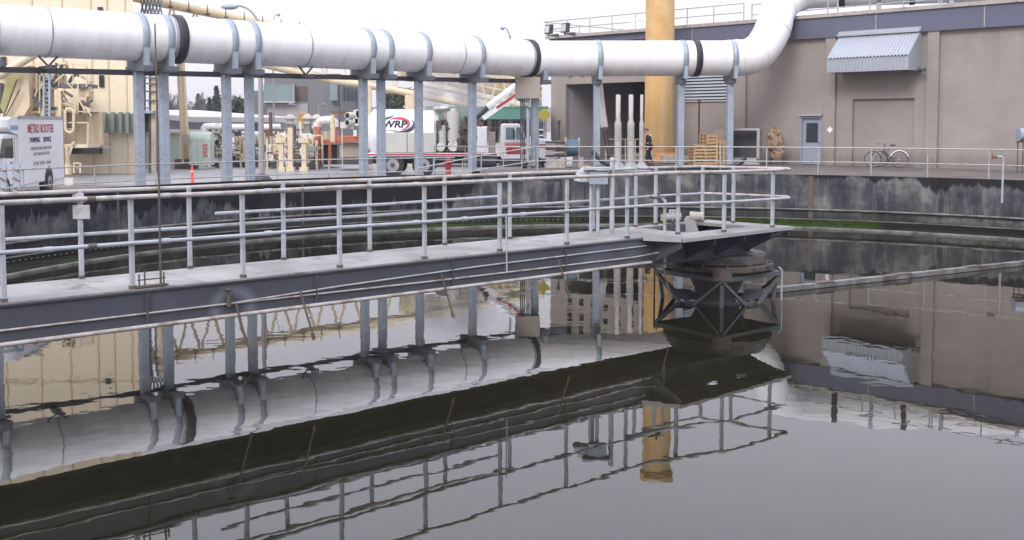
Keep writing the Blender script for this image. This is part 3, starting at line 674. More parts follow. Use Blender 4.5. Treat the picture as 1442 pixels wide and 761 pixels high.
SUP = [(-12,'galvanised pipe support cut by the left edge of the photo', YZ), (197,'galvanised pipe support just left of the thin mast', YZ), (232,'galvanised pipe support just right of the thin mast', YZ),
       (320,'galvanised pipe support right of the orange marker post, left of its pair', YZ), (352,'galvanised pipe support directly left of the tall street lamp pole', YZ),
       (512,'galvanised pipe support in front of the tank truck\'s rear end', YZ), (537,'galvanised pipe support crossing the start of the lettering on the white tank', YZ),
       (590,'galvanised pipe support crossing the white tank right of its logo', YZ), (665,'galvanised pipe support right of the red hydrant', YZ), (753,'galvanised pipe support under the beige junction box', PZ)]
for px_, lb, bz in SUP: support(px_, lb, bz)
for px_, lb in ((840,'galvanised pipe support left of the three pale vent pipes'), (958,'galvanised pipe support right of the ochre chimney'), (1027,'galvanised pipe support left of the open grey steel bin')): support(px_, lb, PZ, False, .62)
jb = T('junction_box', 'beige junction box with conduits hanging under the white pipe', 'junction box', (pt(743,113,44.6).x, 44.7, 4.0))
q = MB(); q.box((0,0,1.0), (1.05,.6,.9)); q.build('box', M['beige'], jb, .02)
for i, (dx, r_) in enumerate(((-.28,.03), (-.2,.03), (-.12,.025), (.02,.075))):
    q = MB(); q.cyl((dx,-.05,.55), (dx,-.05,-2.1), r_, n=8); q.build('conduit', M['darksteel'] if i < 3 else M['rail'], jb)
q = MB(); q.bar((-.4,-.1,.55), (.1,-.1,.1), .05); q.build('brace', M['darksteel'], jb)

# ------------------------------------------------------------------ railings round the tank
def arcpt(r, ang, z): return Vector((TC.x+r*math.cos(R(ang)), TC.y+r*math.sin(R(ang)), z))
def ang_at(px, r):
    best = None
    for i in range(0, 2400):
        a = i*.1-30
        if math.sin(R(a)) < -.6: continue
        v = arcpt(r, a, 0)
        if v.y < 22: continue
        u = 721+FPX*v.x/v.y
        if best is None or abs(u-px) < best[0]: best = (abs(u-px), a)
    return best[1]
def railing(name, label, pts_top, z_mid_off, posts, mat=M['thinrail'], base=None, r=.024):
    o = T(name, label, 'railing', posts[0][0])
    q = MB(); q.tube(pts_top, r, 6); q.build('top_rail', mat, o, world=True)
    q = MB(); q.tube([Vector(p)-Vector((0,0,z_mid_off)) for p in pts_top], r*.9, 6); q.build('mid_rail', mat, o, world=True)
    for b, zt in posts:
        q = MB(); q.cyl(b, (b[0], b[1], zt), r, n=6); q.build('post', mat, o, world=True)
    return o
RR = TR+.15
aR = [ang_at(v, RR) for v in (757, 1500)]
angs = [aR[0]+(aR[1]-aR[0])*i/40 for i in range(41)] + [aR[1]-k*4 for k in range(1, 8)]
railing('tank_railing', 'grey two-bar railing along the concrete tank rim on the right', [arcpt(RR, a, 2.68) for a in angs], .5,
        [(arcpt(RR, ang_at(v, RR), 1.72), 2.68) for v in (757, 837, 952, 1015, 1080, 1152, 1227, 1307, 1393, 1480)])
RL = 19.0; aL = [ang_at(-60, RL), ang_at(640, RL)]; angs = [aL[0]+(aL[1]-aL[0])*i/40 for i in range(41)]
railing('yard_railing', 'grey two-bar railing along the yard side of the tank on the left', [arcpt(RL, a, 2.28) for a in angs], .48,
        [(arcpt(RL, ang_at(v, RL), YZ), 2.28) for v in (-40, 32, 133, 219, 311, 390, 463, 531, 610)])
p0, p1, p2 = arcpt(RR+.2, ang_at(590, RR), 1.95), arcpt(RR+.2, ang_at(680, RR), 2.38), arcpt(RR+.2, ang_at(757, RR), 2.68)
railing('ramp_railing', 'grey sloping railing beside the ramp near the truck cab', [p0, p1, p2], .5, [((p0.x,p0.y,YZ), 1.95), ((p1.x,p1.y,YZ), 2.38), ((arcpt(RR+.2, ang_at(654, RR), 0).x, arcpt(RR+.2, ang_at(654, RR), 0).y, YZ), 2.25)])
hp = arcpt(19.9, ang_at(700, 19.9), 0)
railing('platform_railing', 'short grey railing in front of the truck cab door', [pt(612,206,43), pt(700,207,43.5), pt(757,208,44)], .55, [((pt(v,207,43.3).x, 43.3, YZ), pt(v,206.8,43.3).z) for v in (612, 655, 709, 735)])

# striped posts at far left
for px_, lb in ((5, 'grey board with red diagonal stripes at the left edge of the photo'), (24, 'grey board with red diagonal stripes in front of the box truck door')):
    v = pt(px_, 274, 29.9); o = T('striped_post', lb, 'warning post', (v.x, v.y, YZ), 0, 'striped boards in front of the box truck')
    q = MB(); q.box((0,0,.62), (.2,.05,1.15)); q.build('board', M['galv'], o)
    for k in range(4):
        q = MB(); q.bar((-.09,-.03,.25+k*.27), (.09,-.03,.15+k*.27), .012, .045); q.build('stripe', M['rust'], o)
v = pt(97, 250, 29.8); o = T('tag_plate', 'small white plate standing on the tank rim behind the bridge', 'plate', (v.x, v.y, 1.72)); q = MB(); q.box((0,0,.18), (.24,.02,.2)); q.cyl((0,.015,0), (0,.015,.28), .01); q.build('plate', M['vent'], o)

# ------------------------------------------------------------------ pump building on the right
FA = math.atan2(-.714, .70)
bd = T('pump_building', 'long mauve beige blockwork building with purple fascia, on the right', 'building', (13.07, 47.7, PZ), FA)
def wall_holes(mb, x0, x1, z0, z1, holes, y0, y1):
    xs = sorted({x0, x1, *[h[0] for h in holes], *[h[1] for h in holes]}); 
    for a, b in zip(xs, xs[1:]):
        m = (a+b)/2; hs = sorted([(h[2], h[3]) for h in holes if h[0] <= m <= h[1]]); z = z0
        for c, d in hs:
            if c > z+1e-4: mb.bx(a, b, y0, y1, z, c)
            z = max(z, d)
        if z < z1-1e-4: mb.bx(a, b, y0, y1, z, z1)
OPX0, OPX1, OPZ = -14.5, -8.0, 3.95
holes = [(OPX0, OPX1, -.1, OPZ), (2.3, 5.05, -.1, 2.87), (-.17, .85, -.1, 2.12)]
sq = []
for zc in (4.45, 5.22, 5.95):
    for k in range(8): x = -14.35+k*.86+(.0 if zc < 5 else .0); sq.append((x, x+.34, zc-.15, zc+.17))
q = MB(); wall_holes(q, -15.6, 16, 0, 6.44, holes+sq, 0, .3); q.build('wall', M['facade'], bd)
q = MB(); q.bx(-15.6, -15.3, .301, 25, 0, 6.44); q.bx(15.7, 16, .301, 25, 0, 6.44); q.bx(-15.3, 15.7, 24.7, 25, 0, 6.44); q.build('side_wall', M['facade'], bd)
q = MB(); q.bx(-15.28, 15.68, .32, 24.68, 6.05, 6.2); q.build('roof', M['greycon'], bd)
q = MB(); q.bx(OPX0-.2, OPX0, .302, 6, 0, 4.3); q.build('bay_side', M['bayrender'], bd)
q = MB(); q.bx(OPX0, OPX1+.4, 5.8, 6, 0, 4.3); q.bx(OPX1+.2, OPX1+.4, .302, 5.79, 0, 4.3); q.bx(OPX0-.2, OPX1+.4, .302, 6, 4.31, 4.4); q.build('bay_back', M['black'], bd)  # black colour stands in for the unlit depth of the bay
for x in (-3.24, 1.31, 5.86, 10.4):
    q = MB(); q.bx(x-.24, x+.24, -.16, -.002, 0, 5.56); q.build('pilaster', M['facade'], bd)
q = MB(); q.bx(-8.0, -7.6, -.16, -.002, 0, 5.56); q.build('pilaster', M['facade'], bd)
q = MB(); q.bx(-8.1, 16, -.22, -.004, 5.562, 6.44); q.bx(-15.62, -8.102, -.1, -.004, 6.1, 6.44); q.build('fascia', M['purple'], bd)
for x in (-6.0, -1.2, 3.4, 7.9): q = MB(); q.bx(x-.02, x+.02, -.224, -.218, 5.6, 6.43); q.build('fascia_joint', M['coping'], bd)
q = MB(); q.bx(-15.75, 16.1, -.3, .4, 6.445, 6.6); q.bx(-15.75, -15.1, .401, 25, 6.445, 6.6); q.build('coping', M['coping'], bd)
q = MB(); q.bx(2.3, 5.05, .16, .2, 0, 2.87)
for k in range(19): q.bx(2.3, 5.05, .155, .16, .06+k*.15, .19+k*.15)
q.build('roll_up_door', M['facade'], bd)
dr = MB(); dr.bx(-.12, .80, .1, .15, .02, 2.07); dr = dr.build('door', M['lav'], bd)
q = MB(); q.bx(-.17, -.12, -.02, .16, 0, 2.12); q.bx(.80, .85, -.02, .16, 0, 2.12); q.bx(-.12, .80, -.02, .16, 2.07, 2.12); q.build('door_frame', M['lav'], bd)
q = MB(); q.bx(.05, .62, .085, .1, .98, 1.85); q.build('window', M['glass'], dr)
q = MB(); q.sphere((.70,.07,1.0), .04); q.build('handle', M['rim'], dr)
q = MB(); q.bx(-.2, .9, -.12, -.003, 2.16, 2.24); q.build('drip_cap', M['corr'], bd)
lv = MB(); x0, x1, z0, z1 = -6.85, -4.05, 2.95, 4.75
lv.bx(x0-.08, x0, -.06, -.003, z0-.08, z1+.08); lv.bx(x1, x1+.08, -.06, -.003, z0-.08, z1+.08); lv.bx(x0, x1, -.06, -.003, z0-.08, z0); lv.bx(x0, x1, -.06, -.003, z1, z1+.08)
lvo = lv.build('louver', M['corr'], bd)
q = MB(); q.bx(x0, x1, -.012, -.004, z0, z1); q.build('louver_back', M['black'], lvo)
for k in range(12):
    z = z0+.04+k*.15; q = MB(); q.add([(x0,-.06,z), (x1,-.06,z), (x1,-.014,z+.085), (x0,-.014,z+.085), (x0,-.065,z+.012), (x1,-.065,z+.012), (x1,-.02,z+.097), (x0,-.02,z+.097)], [(0,1,2,3),(7,6,5,4),(0,4,5,1),(3,2,6,7),(0,3,7,4),(1,5,6,2)]); q.build('slat', M['corr'], lvo)
# hood over the roll-up door
hd = T('canopy_hood', 'corrugated zinc hood fixed to the wall above the roll-up door', 'hood', (13.07, 47.7, PZ), FA)
hx0, hx1, hp_, zt, zf, zb = 1.75, 5.35, 1.25, 5.62, 4.55, 3.98
q = MB(); nrib = 24; vs = []; fs = []
for k in range(nrib*4+1):
    x = hx0+(hx1-hx0)*k/(nrib*4); b_ = (0, .06, .06, 0)[k % 4]
    vs += [(x, -.18, zt+b_), (x, -hp_-.05, zf+b_)]
for k in range(nrib*4): fs.append((2*k, 2*k+1, 2*k+3, 2*k+2))
q.add(vs, fs); ho = q.build('roof_sheet', M['corr'], hd); sm_ = ho.modifiers.new('Solidify', 'SOLIDIFY'); sm_.thickness = .01
q = MB(); vs = []; fs = []
for k in range(nrib*4+1):
    x = hx0+(hx1-hx0)*k/(nrib*4); b_ = (0, .05, .05, 0)[k % 4]
    vs += [(x, -hp_-b_+.0, zf-.01), (x, -hp_-b_, zb)]
for k in range(nrib*4): fs.append((2*k, 2*k+1, 2*k+3, 2*k+2))
q.add(vs, fs); ho = q.build('front_sheet', M['corr'], hd); sm_ = ho.modifiers.new('Solidify', 'SOLIDIFY'); sm_.thickness = .01
for x in (hx0, hx1-.02):
    q = MB(); Mx = Matrix(((0,0,1),(1,0,0),(0,1,0))); q.prism([(-.006,zb+.0), (-hp_+.01,zb), (-hp_+.01,zf-.02), (-.19,zt-.02), (-.006,zt-.0)], x, x+.02, Mx); q.build('side_sheet', M['corr'], hd)
q = MB(); q.bx(hx0-.02, hx1+.02, -.26, -.004-.22, zt+.0, zt+.15); q.bx(hx0-.02, hx1+.02, -.40, -.26, zt-.06, zt+.04); q.build('flashing', M['corr'], hd)
q = MB(); q.bx(hx0+.05, hx1-.05, -hp_+.06, -.17, zb+.04, zb+.08); q.build('underside', M['darksteel'], hd)
q = MB(); q.cyl((hx1+.02,-.35,zb+.1), (hx1+.3,-.4,zb+.02), .09); q.build('lamp', M['galvdark'], hd)
# wall disc sign
q = T('wall_plate', 'small white diamond plate on the wall right of the lavender door', 'plate', (13.07, 47.7, PZ), FA)
o = MB(); o.box((1.35,-.175,1.55), (.2,.02,.2), M=Matrix.Rotation(R(45), 3, 'Y')); o.build('plate', M['white'], q)

# roof railing, flood lights, dome
def bw(x, y, z): return Vector((13.07,47.7,PZ)) + Matrix.Rotation(FA, 3, 'Z') @ Vector((x, y, z))
def fac_s(px): r = (px-721)/FPX; return (47.7*r-13.07)/(.7+.714*r)
xs = [fac_s(v) for v in (768, 798, 829, 860, 893, 928, 965, 1002, 1044)]
railing('roof_railing', 'grey railing on the roof edge left of the white pipe bend', [bw(xs[0]-.2,10,7.42), bw(xs[0]-.2,.05,7.42), bw(xs[-1],.05,7.42)], .42, [(bw(x,.05,6.6), PZ+7.42) for x in xs] + [(bw(xs[0]-.2,y,6.6), PZ+7.42) for y in (3,6,10)], r=.026)
xs = [fac_s(v) for v in (1052, 1158, 1172, 1217, 1264, 1313, 1317)]
railing('roof_guard_rail', 'white guard rail in front of the pipe on the roof', [bw(x,.25,7.35) for x in xs+[12, 16]], .48, [(bw(x,.25,6.6), PZ+7.35) for x in xs+[8,10,12,14,16]], M['rail'], r=.03)
for v, lb in ((777,'black floodlight at the roof corner, left of two'), (800,'black floodlight at the roof corner, right of two')):
    o = T('floodlight', lb, 'floodlight', bw(fac_s(v), -.25, 6.6), FA+R(-15), 'floodlights on the roof corner')
    q = MB(); q.xz([(-.3,.12),(.25,.12),(.32,.62),(-.22,.62)], -.12, .12); q.build('housing', M['darksteel'], o, .02)
    q = MB(); q.xz([(-.22,.18),(.2,.18),(.25,.55),(-.16,.55)], -.135, -.122); q.build('lens', M['vent'], o)
    q = MB(); q.bar((-.1,0,0), (0,0,.14), .06); q.bar((0,.05,.03), (.9,.05,.02), .06, .1); q.build('bracket', M['darksteel'], o)
o = T('roof_dome', 'white domed vent cap rising behind the pipe at the roof edge', 'roof vent', bw(fac_s(828)+1.2, 3.0, 6.2), FA)
q = MB(); q.lathe((0,0,0), [(.9,0),(.9,.7),(.86,.95),(.6,1.2),(.25,1.33),(0,1.36)], 28); q.build('dome', M['pipewhite'], o)

# ------------------------------------------------------------------ ochre chimney
ck = T('chimney_stack', 'tall ochre rust-streaked round chimney in front of the loading bay', 'chimney', (px_x(928, 50.2), 50.2, PZ))
q = MB(); q.lathe((0,0,0), [(.74,.35),(.70,1.2),(.68,2.4),(.665,11.5)], 40); q.build('shaft', M['stack'], ck)
q = MB(); q.lathe((0,0,0), [(.66,11.3),(.78,11.4),(.78,11.62),(.6,11.62),(.55,11.3)], 40, False); q.build('cap', M['stack'], ck)
q = MB(); q.lathe((0,0,0), [(1.55,.02),(1.55,.16),(1.3,.2),(.9,.42),(.74,.48)], 32, False); q.build('base_flange', M['stack'], ck)
q = MB(); q.box((-.9,-.8,.25), (1.2,.6,.4)); q.box((.5,-1.5,.2), (1.2,.5,.32)); q.build('plinth', M['coping'], ck)

# three vent pipes
V0 = None
for i, (v, r_, lb) in enumerate(((870,.125,'pale vent pipe with cone foot, leftmost of three'), (888,.125,'pale vent pipe with cone foot, middle of three'), (903,.08,'thin pale vent pipe with cone foot, rightmost of three'))):
    c = pt(v, 240, 41.0); o = T('vent_pipe', lb, 'vent pipe', (c.x, 41.0, PZ), 0, 'three vent pipes behind the tank rim')
    rt = r_*.72; q = MB(); q.lathe((0,0,0), [(r_*1.1,.25),(r_*1.1,1.75),(r_*1.2,1.80),(rt,1.95),(rt,2.92),(rt*.6,2.93)], 16); q.build('pipe', M['ventpipe'], o)
    q = MB(); q.lathe((0,0,0), [(.36,0),(.30,.1),(r_*1.15,.34)], 4, False); q.build('cone_foot', M['rail'], o)

# pallets
def pallet_stack(name, label, loc, rz, n, w=1.1, upright=False):
    o = T(name, label, 'pallets', loc, rz, 'wooden pallets by the chimney')
    for k in range(n):
        q = MB(); z = k*.15
        for j in range(5): q.box((-w/2+.06+j*(w-.12)/4, 0, z+.135), (.10, .9, .02))
        for j in (-1, 0, 1): q.box((0, j*.4, z+.075), (w, .07, .09))
        for j in (-1, 0, 1): q.box((j*(w/2-.06), 0, z+.015), (.1, .9, .02))
        po = q.build('pallet', M['pallet'], o)
        if upright: po.rotation_euler = (0, R(90), 0); po.location = (0, 0, .55)
    return o
pallet_stack('pallet_stack', 'low stack of six wooden pallets', (px_x(990,47.2), 47.2, PZ), R(5), 6, 1.1)
pallet_stack('pallet_stack', 'short stack of three pallets standing on the low stack', (px_x(998,47.2), 47.25, PZ+.9), R(12), 3, .55)
pallet_stack('pallet_stack', 'wooden pallets stood on edge beside the stacks', (px_x(1011,47.2)-.2, 47.2, PZ), R(0), 3, 1.05, True)
o = T('leaning_sheet', 'brown steel sheet leaning behind the upright pallets', 'steel sheet', (px_x(1014,47.9), 48.2, PZ)); q = MB(); q.box((0,0,.8), (.5,.05,1.55)); q.build('panel', M['beige'], o)
o = T('brown_post', 'thin rusty post standing in front of the louvre', 'post', (px_x(984,49.3), 49.3, PZ)); q = MB(); q.cyl((0,0,0), (0,0,2.75), .045, n=8); q.cyl((0,0,2.75), (0,0,2.95), .08, n=8); q.build('post', M['rust'], o)
# steel bin
bn = T('steel_bin', 'open fronted grey steel bin with a sloping back by the wall', 'bin', (px_x(1050,47.4), 47.4, PZ), FA+R(28))
q = MB(); w_, d__, h_ = 1.3, 1.2, 1.62
q.bx(-w_/2, -w_/2+.12, -d__/2, d__/2, .1, h_-.1); q.bx(w_/2-.12, w_/2, -d__/2, d__/2, .1, h_-.1); q.bx(-w_/2, w_/2, -d__/2, -d__/2+.06, .1, .32); q.bx(-w_/2, w_/2, -d__/2, d__/2, .02, .098); q.bx(-w_/2, w_/2, d__/2+.001, d__/2+.06, .1, h_-.4)
q.add([(-w_/2,-d__/2,h_), (w_/2,-d__/2,h_), (w_/2,-d__/2,h_-.1), (-w_/2,-d__/2,h_-.1), (-w_/2,d__/2,h_-.35), (w_/2,d__/2,h_-.35), (w_/2,d__/2,h_-.45), (-w_/2,d__/2,h_-.45)], [(0,3,2,1),(0,1,5,4),(4,5,6,7),(2,3,7,6),(1,2,6,5),(0,4,7,3)])
q.build('shell', M['grey'], bn)
q = MB(); q.bx(-w_/2+.12, w_/2-.12, d__/2-.4, d__/2-.36, .12, h_-.3); q.build('inner_plate', M['darksteel'], bn)
# tarpaulin bundle
o = T('tarpaulin_bundle', 'crumpled tan tarpaulin bundle beside the grey bin', 'tarpaulin', (px_x(1093,47.6), 47.6, PZ))
q = MB(); q.sphere((0,0,.95), (.36,.36,.55), 18, 12); q.sphere((.05,0,.45), (.30,.36,.42), 16, 10); q.sphere((-.08,0,1.3), (.28,.28,.3), 14, 9)
rr = random.Random(3); q.v = [(x+rr.uniform(-.07,.07), y+rr.uniform(-.07,.07), max(.03, z+rr.uniform(-.08,.08))) for x, y, z in q.v]; q.sm = [False]*len(q.f); q.build('cloth', M['tarp'], o)
q = MB(); q.box((.02,0,.12), (.5,.4,.24)); q.build('block', M['darksteel'], o)
# black hose along the rim
hz = T('black_hose', 'thick black hose lying along the rim with its end curling up by the bin', 'hose', pt(950, 238, 42))
L = [pt(835,214,43.4), pt(845,226,42.6), pt(862,235,41.9), pt(900,237,42), pt(960,236,42), pt(1010,237,42), pt(1033,234.5,42), pt(1044,229,42), pt(1049,222,42)]
L = [Vector((v.x, v.y, max(v.z, PZ+.09))) for v in smooth(L, 2)]; q = MB(); q.tube(L, .10, 10); q.build('hose', M['hose'], hz, world=True)
o = T('grey_duct', 'grey flexible duct sagging beside the support column in the bay', 'duct', pt(845,170,47)); L = smooth([pt(843,112,47), pt(846,140,46.8), pt(849,165,46.5), pt(853,190,46.2), pt(856,212,46), pt(862,228,45.6)], 2)
q = MB(); q.tube(L[:len(L)*5//9], .16, 10); q.build('duct', M['vent'], o, world=True); q = MB(); q.tube(L[len(L)*5//9:], .10, 10); q.build('hose_end', M['hose'], o, world=True)
# ring stack, hose reel
o = T('flange_stack', 'stack of dark ringed flanges on a pale block near the truck bonnet', 'flanges', (px_x(782,43.6), 43.6, PZ))
q = MB(); q.box((0,0,.2), (.78,.7,.4)); q.build('block', M['coping'], o, .02)
for k in range(5):
    q = MB(); q.lathe((0,0,0), [(.1,.45+k*.14),(.40,.45+k*.14),(.42,.48+k*.14),(.42,.52+k*.14),(.36,.545+k*.14),(.1,.55+k*.14)], 24, False); q.build('ring', M['beige'] if k % 2 else M['darksteel'], o)
o = T('hose_reel', 'blue hose reel between two pale uprights', 'hose reel', (px_x(806,43.9), 43.9, PZ))
for x in (-.27, .27): q = MB(); q.bar((x,0,0), (x,0,1.25), .05); q.build('upright', M['creampale'], o)
q = MB(); q.cyl((-.22,0,.82), (.22,0,.82), .34, n=20); q.build('reel', M['bluehose'], o)
q = MB(); q.bar((-.3,0,.3), (.35,0,.3), .05); q.box((.35,0,.22), (.2,.3,.44)); q.build('stand', M['grey'], o)
o = T('yellow_strap', 'yellow strap lying on the pavement by the hose reel', 'strap', pt(830,236,44)); q = MB(); q.tube([pt(812,231,44), pt(824,234,44), pt(838,237.5,44)], .04, 6); q.build('strap', M['gold'], o, world=True)
o = T('thin_post', 'thin black post with a yellow band in front of the bay wall', 'post', (px_x(787,46), 46, PZ)); q = MB(); q.cyl((0,0,.0), (0,0,1.8), .04, n=8); q.cyl((0,0,1.8), (0,0,1.95), .07, n=8); q.build('post', M['darksteel'], o); q = MB(); q.cyl((0,0,.85), (0,0,1.1), .05, n=8); q.build('band', M['gold'], o)
o = T('warning_sign', 'yellow diamond sign seen beside the junction box', 'sign', (px_x(766,48), 48, YZ)); q = MB(); q.box((0,0,2.72), (.46,.02,.46), M=Matrix.Rotation(R(45), 3, 'Y')); q.build('plate', M['yellow'], o); q = MB(); q.cyl((0,.04,0), (0,.04,2.9), .03, n=8); q.build('post', M['galv'], o)
o = T('bay_rail', 'pale rail in front of the dark loading bay behind the vent pipes', 'railing', (px_x(890,49), 49, PZ))
q = MB()
for z in (.35, .75, 1.1): q.cyl((-1.2,0,z), (.7,0,z), .025, n=6)
q.build('rails', M['thinrail'], o)
for x in (-1.2,-.3,.15,.7): q = MB(); q.cyl((x,0,0), (x,0,1.1), .03, n=6); q.build('post', M['creampale'], o)
o = T('wall_tank', 'grey rounded tank on thin legs at the right edge of the photo', 'tank', (px_x(1450,38.8), 38.8, PZ))
q = MB(); q.cyl((-.42,0,1.42), (.6,0,1.42), .24, n=20); q.build('tank', M['galv'], o); q = MB(); q.box((.05,0,1.15), (.9,.5,.05)); q.build('shelf', M['brown'], o)
for x in (-.33,.45):
    for y in (-.2,.2): q = MB(); q.bar((x,y,0), (x,y,1.13), .035); q.build('leg', M['brown'], o)

# ------------------------------------------------------------------ bicycles
def bicycle(loc, rz, label, colm, fend):
    o = T('bicycle', label, 'bicycle', loc, rz, 'bicycles leaning by the roll-up door')
    for x in (0, 1.05):
        t = MB(); t.torus((x,0,.34), (0,1,0), .325, .02, 32, 6); w_ = t.build('wheel', M['tyre'], o)
        q = MB(); q.torus((x,0,.34), (0,1,0), .302, .009, 32, 5)
        q.cyl((x,-.04,.34), (x,.04,.34), .025, n=8)
        for k in range(14): a = 2*math.pi*k/14; q.cyl((x,.0,.34), (x+.3*math.cos(a),0,.34+.3*math.sin(a)), .0025, n=3, caps=False)
        q.build('rim', M['rim'], w_)
    q = MB(); bb = (.45,0,.29); sd = (.32,0,.78); hd_ = (.85,0,.80); hb = (.87,0,.68)
    for a, b, r_ in ((bb,sd,.017),(sd,hd_,.016),(bb,hb,.02),(hd_,hb,.02),(hb,(1.05,0,.34),.014),(bb,(0,0,.34),.011),((.33,0,.74),(0,0,.34),.009),(sd,(.29,0,.90),.013),(hd_,(.83,0,.95),.013)): q.cyl(a, b, r_, n=8)
    q.build('frame', colm, o)
    q = MB(); q.sphere((.27,0,.92), (.13,.06,.03), 10, 6); q.build('saddle', M['black'], o)
    q = MB(); q.tube([(.80,-.28,1.0), (.86,-.2,1.0), (.86,0,.96), (.86,.2,1.0), (.80,.28,1.0)], .013, 6); q.build('handlebar', M['rim'], o)
    q = MB(); q.cyl((.45,-.03,.29), (.45,.03,.29), .09, n=16); q.bar((.45,-.07,.29), (.55,-.07,.16), .02); q.box((.56,-.11,.16), (.09,.08,.02)); q.bar((.45,.07,.29), (.35,.07,.42), .02); q.build('crank', M['darksteel'], o)
    if fend:
        q = MB(); a_s = [R(20+i*14) for i in range(11)]; q.tube([(.0+.365*math.cos(a),0,.34+.365*math.sin(a)) for a in a_s], .022, 6); q.build('mudguard', fend, o)
bicycle((px_x(1267,44.1), 44.1, PZ), R(180)-.25, 'pale bicycle with a white rear mudguard, in front of the other one', M['grey'], M['white'])
bicycle((px_x(1277,44.6), 44.7, PZ), R(180)-.35, 'dark bicycle with an orange mudguard, behind the pale bicycle', M['darksteel'], M['orange'])

# ------------------------------------------------------------------ person
def skinmesh(name, verts, edges, rad, mat, parent, sub=1, root=0):
    me = bpy.data.meshes.new(name); me.from_pydata(verts, edges, []); o = bpy.data.objects.new(name, me); COL.objects.link(o); o.parent = parent
    me.materials.append(mat)
    sm = o.modifiers.new('Skin', 'SKIN')
    sv = me.skin_vertices[0].data
    for i, r in enumerate(rad): sv[i].radius = (r, r) if not isinstance(r, tuple) else r; sv[i].use_root = (i == root)
    sm.use_smooth_shade = True; sb = o.modifiers.new('Sub', 'SUBSURF'); sb.levels = sub; sb.render_levels = sub; return o
per = T('person', 'person in black clothes and a dark cap walking left with head bowed past the chimney', 'person', (px_x(914,46.3), 46.3, PZ), 0)
k = .96   # faces -x
def pv(L): return [(x*k, y*k, z*k) for x, y, z in L]
bodyv = [(0,0,.88),(0,0,1.0),(-.01,0,1.15),(-.03,0,1.32),(-.07,0,1.42),(-.11,0,1.50),(-.14,0,1.56),(-.155,0,1.61),
         (0,-.09,.86),(-.10,-.10,.47),(-.08,-.10,.08),(-.2,-.10,.04),
         (0,.09,.86),(.02,.10,.47),(.17,.10,.12),(.10,.10,.03),
         (-.03,-.18,1.34),(.03,-.22,1.08),(-.06,-.2,.86),(-.08,-.2,.79),
         (-.03,.18,1.34),(-.04,.22,1.08),(-.14,.2,.88),(-.17,.2,.82)]
bodye = [(0,1),(1,2),(2,3),(3,4),(4,5),(5,6),(6,7),(0,8),(8,9),(9,10),(10,11),(0,12),(12,13),(13,14),(14,15),(3,16),(16,17),(17,18),(18,19),(3,20),(20,21),(21,22),(22,23)]
bodyr = [.12,.12,.12,.11,.055,.085,.10,.06,.08,.055,.04,.03,.08,.055,.04,.03,.05,.042,.03,.032,.05,.042,.03,.032]
for (hi, hx, hy, hz_) in ((19,-.08,-.2,.79), (23,-.17,.2,.82)):
    for f in range(5):
        b0 = len(bodyv); dx = (-.03+f*.014) if f < 4 else -.035; ln_ = (.06,.07,.066,.05,.035)[f]
        bodyv += [(hx+dx, hy, hz_-.03), (hx+dx-.012, hy, hz_-.03-ln_)]; bodye += [(hi, b0), (b0, b0+1)]; bodyr += [.008, .007]
skinmesh('body', pv(bodyv), bodye, bodyr, M['skin'], per)
jv = [bodyv[i] for i in (1,2,3,4,16,17,18,20,21,22)]; skinmesh('jacket', pv(jv), [(0,1),(1,2),(2,3),(2,4),(4,5),(5,6),(2,7),(7,8),(8,9)], [.15,.155,.145,.075,.07,.06,.05,.07,.06,.05], M['cloth'], per)
tv = [bodyv[i] for i in (0,8,9,10,12,13,14)]; skinmesh('trousers', pv([tv[0]]+tv[1:]), [(0,1),(1,2),(2,3),(0,4),(4,5),(5,6)], [.135,.105,.08,.065,.105,.08,.065], M['cloth'], per)
q = MB(); q.sphere((-.13*k,0,1.62*k), (.105,.09,.085), 14, 8); q.box((-.235*k,0,1.60*k), (.12,.13,.015)); q.build('cap', M['brown'], per)
q = MB(); q.sphere((-.235*k,0,1.53*k), (.018,.014,.02), 8, 6)
for s_ in (-1, 1): q.sphere((-.13*k, s_*.088*k, 1.535*k), (.022,.01,.03), 8, 6)
q.build('face_features', M['skin'], per)
for b_ in ((-.13,-.10,.045), (.13,.10,.05)): q = MB(); q.sphere((b_[0]*k,b_[1]*k,b_[2]), (.14,.055,.05), 12, 8); q.build('shoe', M['black'], per)
q = MB(); q.box((.02*k,-.165,1.38*k), (.1,.02,.07)); q.build('badge', M['vent'], per)

# ------------------------------------------------------------------ trucks
def wheel(parent, c, r, w, ax=(0,1,0)):
    c = Vector(c); ax = Vector(ax); t = MB(); n = 24
    t.cyl(c-ax*w/2, c+ax*w/2, r, n=n); o = t.build('wheel', M['tyre'], parent)
    q = MB(); q.cyl(c-ax*(w/2+.012), c+ax*(w/2+.012), r*.56, n=n); q.build('rim', M['rim'], o)
    q = MB(); q.cyl(c-ax*(w/2+.03), c+ax*(w/2+.03), r*.2, n=12); q.build('hub', M['darksteel'], o)
BT = T('box_truck', 'white box truck lettered METRO ROOTER parked at the left', 'truck', (-16.5, 35.5, YZ), R(-82.2))
q = MB(); q.bx(-1.85, 3.0, -1.0, 1.0, .40, 2.52); q.build('cargo_box', M['white'], BT, .03)
q = MB(); q.bx(-1.87, 3.02, .98, 1.02, 2.46, 2.56); q.bx(-1.87, 3.02, -1.02, -.98, 2.46, 2.56); q.bx(-1.89,-1.86,-1.01,1.01,.42,2.54); q.build('roof_trim', M['rim'], BT)
q = MB(); q.xz([(3.005,1.98),(3.6,2.05),(3.95,2.2),(3.9,2.42),(3.6,2.52),(3.005,2.52)], -1.0, .98); q.build('cab_over_box', M['white'], BT)
q = MB(); q.bx(3.03, 3.7, .982, .99, 2.12, 2.26); q.build('blue_stripe', M['blueb'], BT)
